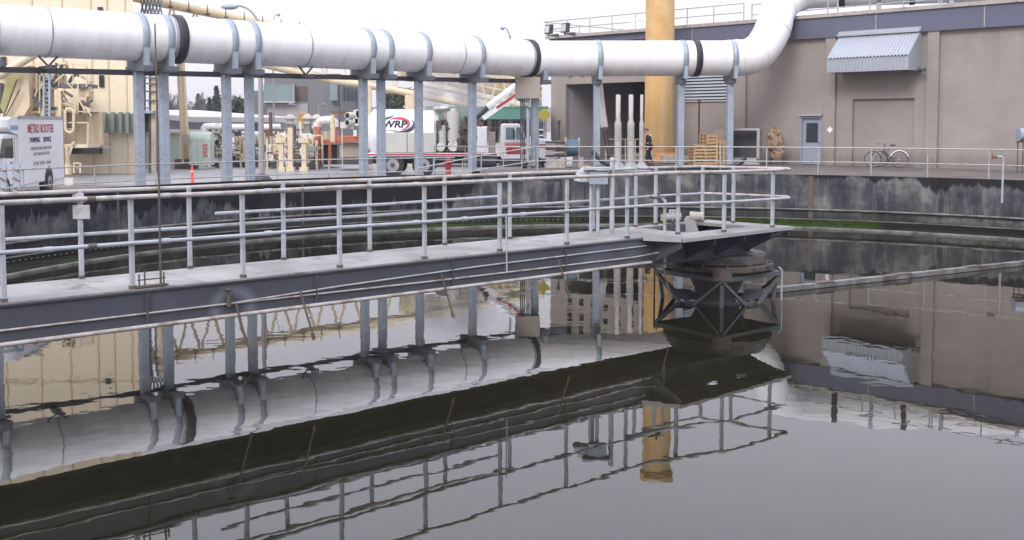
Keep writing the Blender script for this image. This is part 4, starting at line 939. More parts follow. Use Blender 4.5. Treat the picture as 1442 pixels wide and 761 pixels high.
q = MB(); q.xz([(2.98,.45),(5.95,.45),(6.0,1.0),(5.85,1.12),(4.95,1.28),(4.45,1.92),(4.2,2.0),(3.0,2.03)], -.93, .93); cab = q.build('cab', M['white'], BT, .05)
q = MB(); q.xz([(3.35,1.3),(4.62,1.3),(4.30,1.86),(3.4,1.88)], .931, .945); q.build('window', M['glass'], cab); q = MB(); q.xz([(3.35,1.3),(4.62,1.3),(4.30,1.86),(3.4,1.88)], -.945, -.931); q.build('window', M['glass'], cab)
q = MB(); q.xz([(4.97,1.30),(5.0,1.30),(4.5,1.92),(4.47,1.92)], -.8, .8); q.build('windscreen', M['glass'], cab)
q = MB(); q.bx(3.2, 3.215, .931, .937, .55, 1.9); q.bx(3.5,3.65,.932,.95,1.12,1.16); q.build('door_line', M['darksteel'], cab)
q = MB(); q.bx(4.55, 4.6, .93, 1.15, 1.35, 1.38); q.bx(4.5,4.62,1.1,1.28,1.3,1.65); q.build('mirror', M['black'], cab)
for s_ in (-1, 1):
    q = MB(); q.bx(5.9, 6.01, s_*.6-.13, s_*.6+.13, .8, 1.0); q.build('headlight', M['vent'], BT)
q = MB()
for i in range(3): q.bx(4.0, 4.42, .94, .95, .62+i*.07, .66+i*.07)
q.build('step_plate', M['rim'], BT)
for x in (0, 4.35):
    for s_ in (-1, 1): wheel(BT, (x, s_*.90, .37), .37, .24)
q = MB(); q.cyl((-0,.88,.44), (0,1.006,.44), .46, n=24); q.build('wheel_arch', M['darksteel'], BT)
q = MB(); q.bx(-1.92,-1.84,.6,.95,.5,.75); q.build('tail_light', M['red'], BT)
RT = (R(90), 0, R(180))
text('METRO ROOTER', 'lettering', M['red'], BT, (.75,1.008,2.02), RT, .40, (.93,1), .004)
text('PUMPING', 'lettering', M['ink'], BT, (1.42,1.008,1.72), RT, .24, (1.02,.95), .004); text('SERVICE', 'lettering', M['ink'], BT, (.10,1.008,1.72), RT, .24, (1.02,.95), .004)
text('PUMPING AND DRAIN CLEANING SERVICE', 'lettering', M['faint'], BT, (.75,1.008,1.47), RT, .15, (.78,1))
text('SEPTIC TANKS & GREASE TRAPS', 'lettering', M['faint'], BT, (.75,1.008,1.29), RT, .15, (.8,1))
text('472-1504   223-5181   774-6564', 'lettering', M['faint'], BT, (.70,1.008,.98), RT, .17, (.85,1))

VT = T('vacuum_truck', 'white tank truck with red stripes and a red door panel behind the pipe columns', 'tank truck', (-3.9, 47.7, YZ), R(1.5))
q = MB(); q.cyl((-2.25,0,1.93), (.45,0,1.93), 1.02, n=36); q.cyl((-2.5,0,1.93), (-2.25,0,1.93), .75, 1.02, n=36); q.cyl((.45,0,1.93), (.65,0,1.93), 1.02, .8, n=36); q.build('tank', M['white'], VT)
q = MB(); q.bx(-2.0, .55, -1.2, -.95, 1.05, 1.93); q.build('tool_box', M['toolbox'], VT, .015)
q = MB(); q.bx(-.72, -.69, -1.206, -1.2, 1.07, 1.9); q.build('seam', M['darksteel'], VT)
q = MB(); q.bx(-2.4, 3.2, -1.15, 1.15, .9, 1.04); q.build('chassis_deck', M['white'], VT)
q = MB(); q.bx(-2.4, 3.2, -1.157, -1.151, .93, 1.0); q.build('red_stripe', M['red'], VT)
q = MB(); q.bx(-2.3, 5.4, -.45, .45, .55, .85); q.build('chassis', M['black'], VT)
for x, r_ in ((-1.35,.5), (.0,.5), (4.78,.44)):
    for s_ in (-1, 1): wheel(VT, (x, s_*.9, r_), r_, .32)
q = MB(); q.cyl((1.32,-.75,1.55), (1.32,-.75,2.85), .30, n=20); q.cyl((1.32,-.75,2.85), (1.32,-.75,3.0), .15, n=16); q.build('filter_canister', M['toolbox'], VT)
q = MB(); q.cyl((.82,-.9,1.35), (.82,-.9,2.25), .17, n=16); q.build('filter_pot', M['toolbox'], VT)
q = MB(); q.cyl((.75,-1.1,1.3), (.75,-.9,1.3), .19, n=20); q.cyl((1.3,-1.1,1.35), (1.3,-.9,1.35), .24, n=20); q.build('access_covers', M['whitedirty'], VT)
q = MB()
rr = random.Random(5); q.bx(.7, 2.3, -.8, .8, 1.06, 2.2)
for i in range(30):
    x = rr.uniform(.65, 2.3); z = rr.uniform(1.05, 2.4); q.box((x, rr.uniform(-.9,-.1), z), (rr.uniform(.08,.35), .6, rr.uniform(.08,.4)), rr.uniform(-.4,.4))
for i in range(9):
    x = rr.uniform(.7, 2.3); z = rr.uniform(1.1, 2.3); q.tube(smooth([(x,-.95,z), (x+rr.uniform(-.4,.4),-1.0,z+rr.uniform(-.3,.3)), (x+rr.uniform(-.6,.6),-.9,z+rr.uniform(-.5,.5))], 2), .04, 6)
q.build('blower_machinery', M['brown'], VT)
q = MB(); q.bx(2.35, 2.78, -1.15, -.2, 1.05, 2.15); q.bx(2.3,2.8,-1.0,-.3,2.151,2.2); q.build('cabinet', M['white'], VT, .015)
q = MB(); q.bx(2.85, 3.15, -1.0, -.2, 1.05, 1.95); q.build('brown_tank', M['beige'], VT, .02)
q = MB(); q.cyl((2.5,-1.0,2.3), (2.5,-.6,2.3), .13, n=16); q.cyl((2.95,-.7,1.95), (2.95,-.7,2.35), .06, n=10); q.build('exhaust_pipes', M['rust'], VT)
q = MB(); q.xz([(3.4,.75),(4.55,.75),(4.75,1.45),(4.5,1.6),(4.3,2.25),(4.15,2.32),(3.45,2.32),(3.4,2.2)], -1.1, 1.1); cab = q.build('cab', M['white'], VT, .05)
q = MB(); q.xz([(4.56,.75),(5.65,.75),(5.78,.95),(5.78,1.48),(5.6,1.6),(4.62,1.74)], -.95, .95); q.build('bonnet', M['white'], VT, .05)
for s_ in (-1, 1):
    q = MB(); q.xz([(3.6,1.62),(3.98,1.62),(3.98,2.15),(3.6,2.15)], s_*1.101, s_*1.11); q.xz([(4.06,1.62),(4.42,1.62),(4.22,2.15),(4.06,2.15)], s_*1.101, s_*1.11); q.build('window', M['blueglass'], cab)
q = MB(); q.xz([(4.53,1.62),(4.55,1.62),(4.33,2.22),(4.31,2.22)], -1.0, 1.0); q.build('windscreen', M['glass'], cab)
q = MB(); q.bx(3.62, 4.48, -1.109, -1.101, .98, 1.3); q.build('door_panel', M['red'], cab)
q = MB(); q.bx(3.55, 4.6, -1.107, -1.101, 1.36, 1.42); q.bx(3.55, 4.6, -1.107, -1.101, 1.45, 1.49); q.bx(4.62, 5.7, -.958, -.951, 1.36, 1.42); q.bx(4.62,5.7,-.958,-.951,1.25,1.29); q.build('stripe', M['red'], VT)
q = MB(); q.box((3.95,-1.3,1.85), (.1,.1,.4)); q.bar((3.95,-1.1,2.0), (3.95,-1.3,2.0), .03); q.build('mirror', M['darksteel'], cab)
q = MB(); q.cyl((4.78,-.97,.45), (4.78,-.952,.45), .50, n=28); q.build('wheel_arch', M['black'], VT)
q = MB(); q.bx(3.3, 4.5, -1.12, -.8, .45, .7); q.cyl((2.3,-.95,.65), (3.2,-.95,.65), .25, n=18); q.build('fuel_tank', M['darksteel'], VT)
text('WRP', 'lettering', M['ink'], VT, (-1.28,-1.03,2.16), (R(90),0,0), .42, (1.15,1), .014, sh=.15, bend=(1.93,1.03))
text('services', 'lettering', M['pink'], VT, (-1.45,-1.06,1.99), (R(90),0,0), .14, (1.3,1), bend=(1.93,1.03))
for nm, mt, rx, rz_, a0, a1, wd, dx in (('logo_swoosh', M['red'], .50, .26, -75, 140, .075, -1.15), ('logo_swoosh', M['ink'], .66, .36, -110, 35, .085, -1.08), ('logo_swoosh', M['ink'], .62, .34, 95, 165, .05, -1.2)):
    q = MB(); vs = []; fs = []; n = 24
    for i in range(n+1):
        a = R(a0+(a1-a0)*i/n); e = math.sin(math.pi*i/n)*wd
        for g_ in (-1, 1):
            X_ = dx+(rx+g_*e)*math.cos(a); Z_ = 2.30+(rz_+g_*e)*math.sin(a); yy = -math.sqrt(max(0, 1.02**2-(Z_-1.93)**2)); vs.append((X_, yy-.014, Z_))
    for i in range(n): fs.append((2*i, 2*i+1, 2*i+3, 2*i+2))
    q.add(vs, fs); q.build(nm, mt, VT).modifiers.new('Solidify', 'SOLIDIFY').thickness = .008
q = MB(); L = smooth([(1.75,-.3,2.55), (2.1,-.3,2.5), (2.5,-.3,2.7), (2.85,-.3,3.1)], 2); q.tube(L, .11, 10); q.build('suction_hose', M['hose'], VT)
q = MB(); q.cyl((2.8,-.3,3.05), (4.6,-.3,4.4), .15, n=14); q.build('boom_pipe', M['white'], VT)
q = MB(); q.bar((2.6,-.45,2.55), (4.9,-.45,4.15), .18, .22); q.build('boom_arm', M['white'], VT); q = MB(); q.bar((3.2,-.56,3.02), (4.9,-.56,4.19), .02, .10); q.build('boom_stripe', M['red'], VT)
q = MB(); q.sphere((.75,-.1,3.0), (.4,.5,.12), 14, 8); q.box((-.2,0,2.98), (.5,.6,.12)); q.cyl((1.1,-.2,2.4), (.8,-.2,3.0), .12); q.build('hatch', M['whitedirty'], VT)

# hydrant, marker
o = T('fire_hydrant', 'red fire hydrant beside the tank truck', 'hydrant', (px_x(631,43.5), 43.5, YZ+.2))
q = MB(); q.lathe((0,0,0), [(.16,0),(.16,.06),(.11,.08),(.11,.5),(.145,.52),(.145,.57),(.12,.6),(.09,.68),(.03,.72),(0,.73)], 16); q.cyl((-.2,0,.42), (.2,0,.42), .06); q.cyl((0,-.18,.38), (0,0,.38), .07); q.cyl((0,0,.72), (0,0,.78), .03); q.build('body', M['red'], o)
o = T('marker_post', 'thin fluorescent orange marker post in the yard', 'marker post', (px_x(270,33.4), 33.4, YZ)); q = MB(); q.lathe((0,0,0), [(.10,0),(.10,.04),(.045,.06),(.042,.92),(.03,.97),(0,1.0)], 12); q.build('post', M['marker'], o)
q = MB(); q.lathe((0,0,0), [(.047,.80),(.047,.84)], 12); q.build('band', M['white'], o)

# ------------------------------------------------------------------ street lamps
def lamp(px_, Y, top, arm, head, label, r=.11, base=YZ, mat=M['grey']):
    c = px_x(px_, Y); o = T('street_lamp', label, 'street lamp', (c, Y, base)); h = pt(px_, top, Y).z-base
    q = MB(); q.cyl((0,0,0), (0,0,h), r, r*.6, n=12); q.build('pole', mat, o)
    q = MB(); q.lathe((0,0,0), [(r*3,0),(r*3,.12),(r*1.8,.28),(r,.32)], 12); q.build('base', M['darksteel'], o)
    q = MB(); q.tube(smooth([(0,0,h-.1), (arm*.35,0,h+head*.7), (arm*.8,0,h+head*1.0), (arm,0,h+head*.95)], 2), r*.35, 8); q.build('arm', mat, o)
    q = MB(); s_ = 1 if arm > 0 else -1; L_ = min(.6, abs(arm)*.6); q.sphere((arm+s_*L_*.4,0,h+head*.9), (L_*.6,.16,.11), 14, 8); q.build('lamp_head', M['galv'], o)
    return o
lamp(368, 42.6, 30, -.95, .62, 'tall grey street lamp with its head above the white pipe', .13)
lamp(386, 75, 34, .35, .7, 'small distant lamp just right of the tall street lamp', .08)
lamp(718, 62, 50, -.35, .45, 'small lamp showing above the pipe near the roof corner', .1)
lamp(424, 66, 158, -.5, .5, 'small lamp on the grey building with a curved arm', .05, mat=M['vent'])
lamp(449, 66, 150, .25, .1, 'thin white lamp in front of the grey building', .04, mat=M['vent'])

# ------------------------------------------------------------------ cream mill and its plant
mill = T('mill_building', 'tall cream panelled mill building behind the box truck', 'building', (-30, 49.7, YZ))
mx1 = px_x(191, 49.7); q = MB(); q.prism([(-52,49.7),(mx1,49.7),(mx1-6.2,66),(-52,66)], YZ, 15.5); q.build('wall', M['cream'], mill, world=True)
for px_ in (-40, 0, 50, 92, 132, 155, 180):
    q = MB(); x = px_x(px_, 49.7); q.bx(x-.03, x+.03, 49.66, 49.7, YZ, 15.5); q.build('panel_seam', M['creamold'], mill, world=True)
for zc in (8.6,): q = MB(); q.bx(-52, mx1, 49.66, 49.7, zc, zc+.08); q.build('belt_course', M['creamold'], mill, world=True)
q = MB(); a, b = pt(148,160,49.5), pt(192,186,49.5); q.bx(a.x, b.x+.02, 49.42, 49.69, b.z, a.z); gp = q.build('green_panel', M['green'], mill, world=True)
for px_ in (147, 159, 170, 179.5, 190):
    q = MB(); a = pt(px_,158,49.3); b = pt(px_,188,49.3); q.bx(a.x-.07, a.x+.07, 49.2, 49.41, b.z, a.z); q.build('fin', M['green'], mill, world=True)
for (x0, y0, x1, y1) in ((139,106,146,123), (137,10,144,22), (0,80,8,95)):
    q = MB(); a, b = pt(x0,y0,49.6), pt(x1,y1,49.6); q.bx(a.x, b.x, 49.62, 49.68, b.z, a.z); q.build('window', M['glass'], mill, world=True)
o = T('canteen_window', 'dark strip window under a pale awning on the mill wall', 'window', pt(120,215,49)); q = MB(); a, b = pt(100,208,49.2), pt(140,217,49.2); q.bx(a.x, b.x, 49.2, 49.6, b.z, a.z); q.build('pane', M['glass'], o, world=True)
q = MB(); a, b = pt(104,204,48.9), pt(148,207,48.9); q.xz([(a.x,a.z),(b.x,b.z+.03),(b.x+.1,b.z-.05),(a.x-.1,b.z-.05)], 48.3, 49.4); q.build('awning', M['corr'], o, world=True)
# silo drum and cone vent
def vcyl(mb, x0, x1, y0, y1, Y, n=24): a = pt(x0,y0,Y); b = pt(x1,y1,Y); r_ = (b.x-a.x)/2; mb.cyl(((a.x+b.x)/2,Y,b.z), ((a.x+b.x)/2,Y,a.z), r_, n=n)
o = T('dust_drum', 'cream dust drum with a conical vent pipe on the mill wall', 'drum', pt(125,205,48)); q = MB(); vcyl(q, 106, 145, 158, 205, 48); q.build('drum', M['creamold'], o, world=True)
c = pt(127,158,47.6); q = MB(); q.lathe((c.x,47.6,c.z), [(.38,0),(.36,.1),(.14,.5),(.14,.85),(.18,.87),(.18,.92),(.14,.94),(.14,1.3)], 18); q.tube([(c.x,47.6,c.z+1.3), (c.x-.05,47.6,c.z+1.5), (c.x-.3,47.6,c.z+1.65)], .14, 10); q.build('cone_vent', M['creampale'], o, world=True)
# inclined elevator casing
Mi = Matrix(((1,0,0),(0,0,1),(0,1,0)))
def imgprism(mb, P, Y, t):
    P3 = [pt(x, y, Y) for x, y in P]; mb.xz([(v.x, v.z) for v in P3], Y, Y+t)
o = T('bucket_elevator', 'inclined cream elevator casing rising left behind the box truck', 'elevator', pt(25,230,45.5))
q = MB(); imgprism(q, [(-14,240),(6,165),(28,107),(39,98),(42,150),(24,178),(12,240)], 45.5, 1.3); q.build('casing', M['creamold'], o, world=True)
q = MB(); imgprism(q, [(12,98),(40,93),(29,107),(6,163),(0,150)], 46.2, .8); q.build('chute', M['moss'], o, world=True)
q = MB(); a, b = pt(-10,112,45), pt(50,76,45); q.cyl(a, b, .18, n=12); q.build('feed_pipe', M['creampale'], o, world=True)
q = MB(); vcyl(q, -4, 12, 106, 117, 45.2); q.build('motor_drum', M['creampale'], o, world=True)
q = MB(); q.bar(pt(4,167,45.3), pt(24,112,45.3), .05); q.bar(pt(6,168,45.3), pt(28,126,45.3), .04); q.build('door_rail', M['brown'], o, world=True)
q = MB(); imgprism(q, [(-16,112),(2,118),(2,160),(-16,160)], 46.8, .3); q.build('dark_void', M['darksteel'], o, world=True)
o = T('steel_staging', 'cream steel staging with platforms and guard rails on the mill wall', 'staging', pt(85,245,46.6))
def ibar(mb, x0, y0, x1, y1, Y, w_, h_=None): mb.bar(pt(x0,y0,Y), pt(x1,y1,Y), w_, h_)
for (x0,y0,x1,y1,w_,mt) in ((74,121,122,121,.16,'galvdark'), (40,122,64,126,.2,'creampale'), (85,206,125,206,.14,'creampale'), (40,158,110,158,.1,'creampale')):
    q = MB(); a, b = pt(x0,y0,46), pt(x1,y1,46); q.box(((a.x+b.x)/2,46.6,a.z), (b.x-a.x,1.3,w_)); q.build('platform', M[mt], o, world=True)
for (x0,y0,x1,y1) in ((83,90,122,91),(80,98,130,99),(40,92,60,90),(85,173,125,173),(85,158,128,157)): q = MB(); ibar(q,x0,y0,x1,y1,45.9,.05); q.build('guard_rail', M['creampale'], o, world=True)
for (x,y0,y1,w_) in ((83,91,121,.04),(103,90,121,.04),(122,91,122,.05),(44,106,126,.08),(52,104,128,.08),(63,126,158,.1),(84,128,168,.22),(124,173,206,.05),(110,118,160,.05),(88,210,246,.14),(96,214,244,.12),(84,200,246,.1),(56,106,160,.06)):
    q = MB(); ibar(q,x,y0,x,y1,45.9,w_); q.build('leg', M['creampale'] if y0 > 80 and w_ < .2 else M['creamold'], o, world=True)
for (x0,y0,x1,y1) in ((53,126,42,156),(75,118,98,98),(98,206,105,200),(90,240,102,206),(106,91,122,95)): q = MB(); ibar(q,x0,y0,x1,y1,45.85,.07); q.build('brace', M['creampale'], o, world=True)
for x in (62, 70): q = MB(); ibar(q,x,104,x,166,45.7,.09); q.build('ladder_rail', M['galv'], o, world=True)
q = MB()
for y in range(106,166,6): ibar(q,62,y,70,y,45.72,.04)
q.build('ladder_rungs', M['galv'], o, world=True)
rr = random.Random(17)
for i in range(34):
    x = rr.uniform(40,128); y = rr.uniform(96,160); k_ = rr.random(); q = MB(); mt = rr.choice(['creamold','creamold','brown','creampale','galvdark','beige'])  # brown pieces are put in as shadow tones among the fittings
    if k_ < .4: ibar(q, x, y, x+rr.uniform(-12,12), y+rr.uniform(4,22), 45.8, rr.uniform(.04,.10))
    elif k_ < .7: a = pt(x,y,46.0); q.tube(smooth([a, a+Vector((rr.uniform(-.5,.5),0,rr.uniform(-.2,.4))), a+Vector((rr.uniform(-.9,.9),.2,rr.uniform(-.6,.6)))], 2), rr.uniform(.05,.12), 8)
    else: a = pt(x,y,46.3); q.box(a, (rr.uniform(.15,.5),.3,rr.uniform(.1,.5)))
    q.build('fitting', M[mt], o, world=True)
o = T('cyclone_vessel', 'stained cream round vessel between the elevator and the staging', 'vessel', pt(65,165,47.6)); q = MB(); vcyl(q, 46, 92, 106, 123, 47.7, 28); vcyl(q, 46, 76, 125, 160, 47.7, 28); vcyl(q, 38, 84, 160, 235, 48.3, 28); q.build('vessel', M['creamold'], o, world=True)
o = T('belt_loop', 'small upright belt loop with rounded ends hanging beside the drum', 'belt', pt(98,180,45.8)); a, b = pt(98,159,45.8), pt(98,181,45.8)
q = MB(); q.tube([(a.x+.18*math.cos(R(t)),45.8,a.z+.18*math.sin(R(t))) for t in range(0,181,30)] + [(b.x+.18*math.cos(R(t)),45.8,b.z+.18*math.sin(R(t))) for t in range(180,361,30)], .06, 6, True); q.build('loop', M['creampale'], o, world=True)
q = MB(); q.box((a.x,45.95,(a.z+b.z)/2), (.32,.1,a.z-b.z)); q.build('plate', M['brown'], o, world=True)
o = T('pump_set', 'rusty cream pump and frame at the foot of the mill wall', 'pump', pt(95,245,44.5)); q = MB()
for (x0,y0,x1,y1) in ((104,230,104,244),(113,230,113,244),(104,230,113,230),(104,236,113,236)): ibar(q,x0,y0,x1,y1,44,.05)
q.build('frame', M['creampale'], o, world=True); q = MB(); vcyl(q, 90, 101, 232, 246, 44.3, 14); vcyl(q, 92, 98, 206, 232, 44.4, 12); q.build('pump', M['creamold'], o, world=True)

# ------------------------------------------------------------------ conveyor gallery, masts, catwalk
cv = T('conveyor_gallery', 'long cream lattice conveyor gallery sloping down behind the white pipe', 'conveyor', pt(400,97,62))
YA, YB = 64.0, 60.0
def cvp(px_, py_, dy=0): Y = YA+(YB-YA)*(px_-200)/565+dy; return pt(px_, py_, Y)
top = [(150,-12),(205,0),(330,25),(400,38),(520,60),(640,84),(765,110)]; bot = [(150,46),(205,57),(300,76),(370,91),(475,115),(517,120),(640,144),(765,172)]
def li(L, x):
    for (a, b), (c, d) in zip(L, L[1:]):
        if a <= x <= c: return b+(d-b)*(x-a)/(c-a)
for dy in (0, 1.9):
    q = MB(); q.tube([cvp(x,y,dy) for x, y in top], .27 if dy == 0 else .15, 12); q.build('top_chord', M['creampale'], cv, world=True)
    q = MB(); q.tube([cvp(x,y,dy) for x, y in bot], .21, 10); q.build('bottom_chord', M['creampale'], cv, world=True)
    for i in range(18):
        x0 = 160+i*33; x1 = x0+33
        if x1 > 763: break
        q = MB(); q.bar(cvp(x0, li(bot,x0), dy), cvp(x0+16, li(top,x0+16), dy), .09); q.bar(cvp(x0+16, li(top,x0+16), dy), cvp(x1, li(bot,x1), dy), .09); q.build('lattice', M['creamold'] if dy else M['creampale'], cv, world=True)
for i in range(14):
    x0 = 200+i*40; q = MB(); q.bar(cvp(x0, li(bot,x0)), cvp(x0, li(bot,x0), 1.9), .1); q.bar(cvp(x0, li(bot,x0)-5,.2), cvp(x0+22, li(bot,x0+22)-5,1.7), .08); q.build('floor_beam', M['creamold'], cv, world=True)
for k_, f in enumerate((.25,.5,.75)):
    q = MB(); q.tube([cvp(x, li(top,x)*(1-f)+li(bot,x)*f, .9) for x in (590,640,700,763)], .10, 8); q.build('side_rail', M['creampale'], cv, world=True)
q = MB(); P_ = [cvp(x, li(top,x)*.35+li(bot,x)*.65, 1.5) for x in (560,640,763)]; P2 = [cvp(x, li(top,x)*.9+li(bot,x)*.1, 1.5) for x in (763,640,560)]
n_ = 6; vv = P_+P2; q.add(vv + [v+Vector((0,.06,0)) for v in vv], [(0,1,4,5),(1,2,3,4),(11,10,7,6),(10,9,8,7)]); q.build('side_sheet', M['creampale'], cv, world=True)
for i in range(10):
    x0 = 240+i*26; v = cvp(x0, li(top,x0)+3, -.3); q = MB(); q.box(v, (.25,.12,.12)); q.cyl(v, v+Vector((0,0,.55)), .025, n=6); q.build('bracket', M['brown'], cv, world=True)
for (x, y0, x2, y2, w_, lb) in ((254,85,263,241,.34,'tall leaning cream mast under the conveyor, in front of the green container'), (519,122,520,200,.28,'slim cream post under the conveyor behind the truck\'s rear'), (578,134,578,190,.55,'thick cream post under the conveyor above the truck tank')):
    Y = 55 if x < 300 else 58; a, b = pt(x,y0,Y), pt(x2,y2,Y); o = T('conveyor_mast', lb, 'mast', (b.x, Y, YZ)); q = MB(); q.bar(a, (b.x,Y,YZ), w_); q.build('mast', M['creampale'], o, world=True)
    if x < 300:
        q = MB(); q.bar(pt(x-1,y0+5,Y-.35), pt(x2-5,y2-12,Y-.35), .12); q.build('cable_tray', M['creamold'], o, world=True)
        q = MB(); q.box((b.x,Y,YZ+.25), (1.0,.8,.5)); q.build('footing', M['brown'], o, world=True)
ct = T('catwalk_tower', 'narrow catwalk tower with ladder against the mill corner', 'tower', pt(208,245,50.5))
for x in (203, 212, 217): q = MB(); ibar(q,x,22,x,244,50.5,.12 if x < 217 else .2); q.build('leg', M['galvdark'] if x < 217 else M['creampale'], ct, world=True)
for y in (20,30,40,48,110,118,129,142): q = MB(); ibar(q,198,y,222,y,50.3,.07); q.build('rail', M['galvdark'], ct, world=True)
q = MB(); a, b = pt(198,156,50.3), pt(218,160,50.3); q.bx(a.x, b.x, 50, 51.2, b.z, a.z); q.build('landing', M['galv'], ct, world=True)
q = MB(); a, b = pt(202,160,50.6), pt(211,187,50.6); q.bx(a.x, b.x, 50.6, 51.2, b.z, a.z); q.build('cabinet', M['brown'], ct, world=True)
q = MB()
for y in range(112, 240, 6): ibar(q,221,y,227,y,50.2,.04)
ibar(q,221,112,221,244,50.2,.06); ibar(q,227,100,227,244,50.2,.06); q.build('ladder', M['galvdark'], ct, world=True)
q = MB()
for i in range(6): ibar(q,198+i*5,0,203+i*5,20,50.6,.06); ibar(q,203+i*5,0,198+i*5,20,50.6,.06)
q.build('lattice_head', M['galvdark'], ct, world=True)

# ------------------------------------------------------------------ yard plant in the middle distance
def ibox(name, mat, par, x0, y0, x1, y1, Y, t=1.0, bevel=0):
    a, b = pt(x0,y0,Y), pt(x1,y1,Y); q = MB(); q.bx(a.x, b.x, Y, Y+t, b.z, a.z); return q.build(name, mat, par, bevel, world=True)
o = T('green_container', 'pale green container shed left of the equipment yard', 'container', pt(240,236,56))
ibox('body', M['palegreen'], o, 192, 188, 254, 236, 57, 6); ibox('roof', M['vent'], o, 190, 184, 256, 188, 56.8, 6.4)
o = T('switch_cabinet', 'white tall cabinet with four red notices and a rounded top', 'cabinet', pt(280,234,54)); ibox('body', M['palegreen'], o, 266, 196, 296, 233, 54, .8); 
a, b = pt(266,192,54), pt(296,192,54); q = MB(); q.cyl((a.x,54.41,a.z-.2), (b.x,54.41,a.z-.2), .42, n=24); q.build('rounded_top', M['palegreen'], o, world=True)
for i in range(4): ibox('notice', M['pink'], o, 286, 203+i*5, 292, 206+i*5, 53.96, .03)
for x in (268,278,285): ibox('door_line', M['green'], o, x, 196, x+.6, 232, 53.97, .02)
ibox('meter_box', M['beige'], o, 256, 190, 265, 202, 53.7, .3)
for x in (288,294): ibox('leg', M['creampale'], o, x, 233, x+1.5, 236, 54, .3)
o = T('long_shed', 'long low shed with pale flat roof in front of the far trees', 'shed', pt(285,190,82))
a, b = pt(225,160,82), pt(350,176,74); q = MB(); v0 = [pt(215,158,84), pt(348,169,74)]; q.bar(v0[0], v0[1], 8, .35); q.build('roof', M['vent'], o, world=True)
q = MB(); q.bar(pt(215,175,86), pt(346,181,76), 7, 1.2); q.build('wall', M['lav'], o, world=True)
for x in (240,262,285,322): ibox('post', M['grey'], o, x, 164, x+3, 215, 78, .3)
o = T('parked_van', 'far white van with dark windscreen parked between the racks', 'van', pt(350,225,60)); a = pt(326,228,60); b = pt(366,203,60)
q = MB(); q.xz([(a.x,a.z+.2),(b.x,a.z+.2),(b.x,b.z),(a.x+.5,b.z),(a.x+.15,b.z-.35),(a.x,b.z-.5)], 60, 61.8); q.build('body', M['white'], o, world=True)
q = MB(); q.xz([(a.x+.25,b.z-.38),(a.x+1.2,b.z-.38),(a.x+1.2,b.z-.08),(a.x+.5,b.z-.08)], 59.97, 60); q.build('window', M['glass'], o, world=True)
for x in (330, 358): v = pt(x,227,60); q = MB(); q.cyl((v.x,59.95,v.z), (v.x,60.2,v.z), .3, n=16); q.build('wheel', M['tyre'], o, world=True)
# white pipe skids: horizontal vessels, racks and posts
def skid(px0, px1, ytop, ybase, Y, label, seed, nves=2):
    rr = random.Random(seed); o = T('pipe_skid', label, 'pipe skid', (px_x((px0+px1)/2,Y), Y, YZ), 0, 'pipe skids standing in the yard')
    z0 = YZ; z1 = pt(0,ytop,Y).z; xa, xb = px_x(px0,Y), px_x(px1,Y)
    n = max(2, int((px1-px0)/13))
    for i in range(n+1):
        x = xa+(xb-xa)*i/n
        for dy in (0, 1.6):
            q = MB(); q.bar((x,Y+dy,z0), (x,Y+dy,z1+rr.uniform(-.3,.2)), .09); q.build('post', M['creampale'], o, world=True)
    for z in (z0+.9, z0+(z1-z0)*.6, z1-.05):
        for dy in (0, 1.6): q = MB(); q.bar((xa,Y+dy,z), (xb,Y+dy,z), .07); q.build('rail', M['creampale'] if rr.random() < .6 else M['darksteel'], o, world=True)
    for k_ in range(nves):
        z = z0+.75+k_*.8; rad = rr.uniform(.26,.36); q = MB(); xs_ = xa+.3; xe = xb-.3; q.tube([(xs_,Y+.8,z), (xs_+.15,Y+.8,z), (xe-.15,Y+.8,z), (xe,Y+.8,z)], [rad*.6,rad,rad,rad*.6], 16); q.build('vessel', M['white'] if k_ % 2 == 0 else M['whitedirty'], o, world=True)
    for k_ in range(int((px1-px0)/2.6)):
        x = rr.uniform(xa, xb-.5); z = rr.uniform(z0+.5, z1); kind = rr.random(); q = MB(); mt = rr.choice(['whitedirty','creampale','darksteel','whitedirty','brown','galvdark','creamold','darksteel','orange','rust','galvdark'])
        if kind < .35: q.cyl((x,Y-.1,z), (x,Y-.1,z+rr.uniform(.3,1)), rr.uniform(.05,.11), n=10)
        elif kind < .7: q.tube(smooth([(x,Y-.1,z), (x+rr.uniform(.2,.7),Y-.1,z), (x+rr.uniform(.3,.7),Y-.1,z-rr.uniform(.2,.7))], 2), rr.uniform(.04,.08), 8)
        else: q.box((x,Y-.05,z), (rr.uniform(.15,.4), .2, rr.uniform(.12,.4)))
        q.build('fitting', M[mt], o, world=True)
    for k_ in range(3):
        q = MB(); x = rr.uniform(xa, xb-.6); q.bar((x,Y+.0,z0+.8), (x+.9,Y+.0,z1-.3), .06); q.build('brace', M['creampale'], o, world=True)
    q = MB(); q.bx(xa, xb, Y+.1, Y+1.5, z0+.05, z0+.32); q.build('base_frame', M['darksteel'], o, world=True)
    return o
skid(296, 322, 180, 232, 56.0, 'pipe skid with white vessels between the cabinet and the first column pair', 1)
skid(322, 372, 188, 232, 57.0, 'long low pipe skid seen behind the street lamp pole', 2)
skid(376, 408, 182, 232, 55.0, 'pipe skid of cream posts just right of the street lamp', 3)
skid(410, 446, 190, 234, 54.0, 'pipe skid with square posts before the white chimneys', 4)
o = T('drum_pipe', 'thick white elbow pipe above the left pipe skid', 'pipe', pt(305,200,55)); q = MB(); q.tube(smooth([pt(287,188,55), pt(287,179,55), pt(292,178,55), pt(318,178,55)], 2), .17, 12); q.cyl(pt(308,178,55), pt(308,174,55), .18, n=12); q.build('pipe', M['white'], o, world=True)
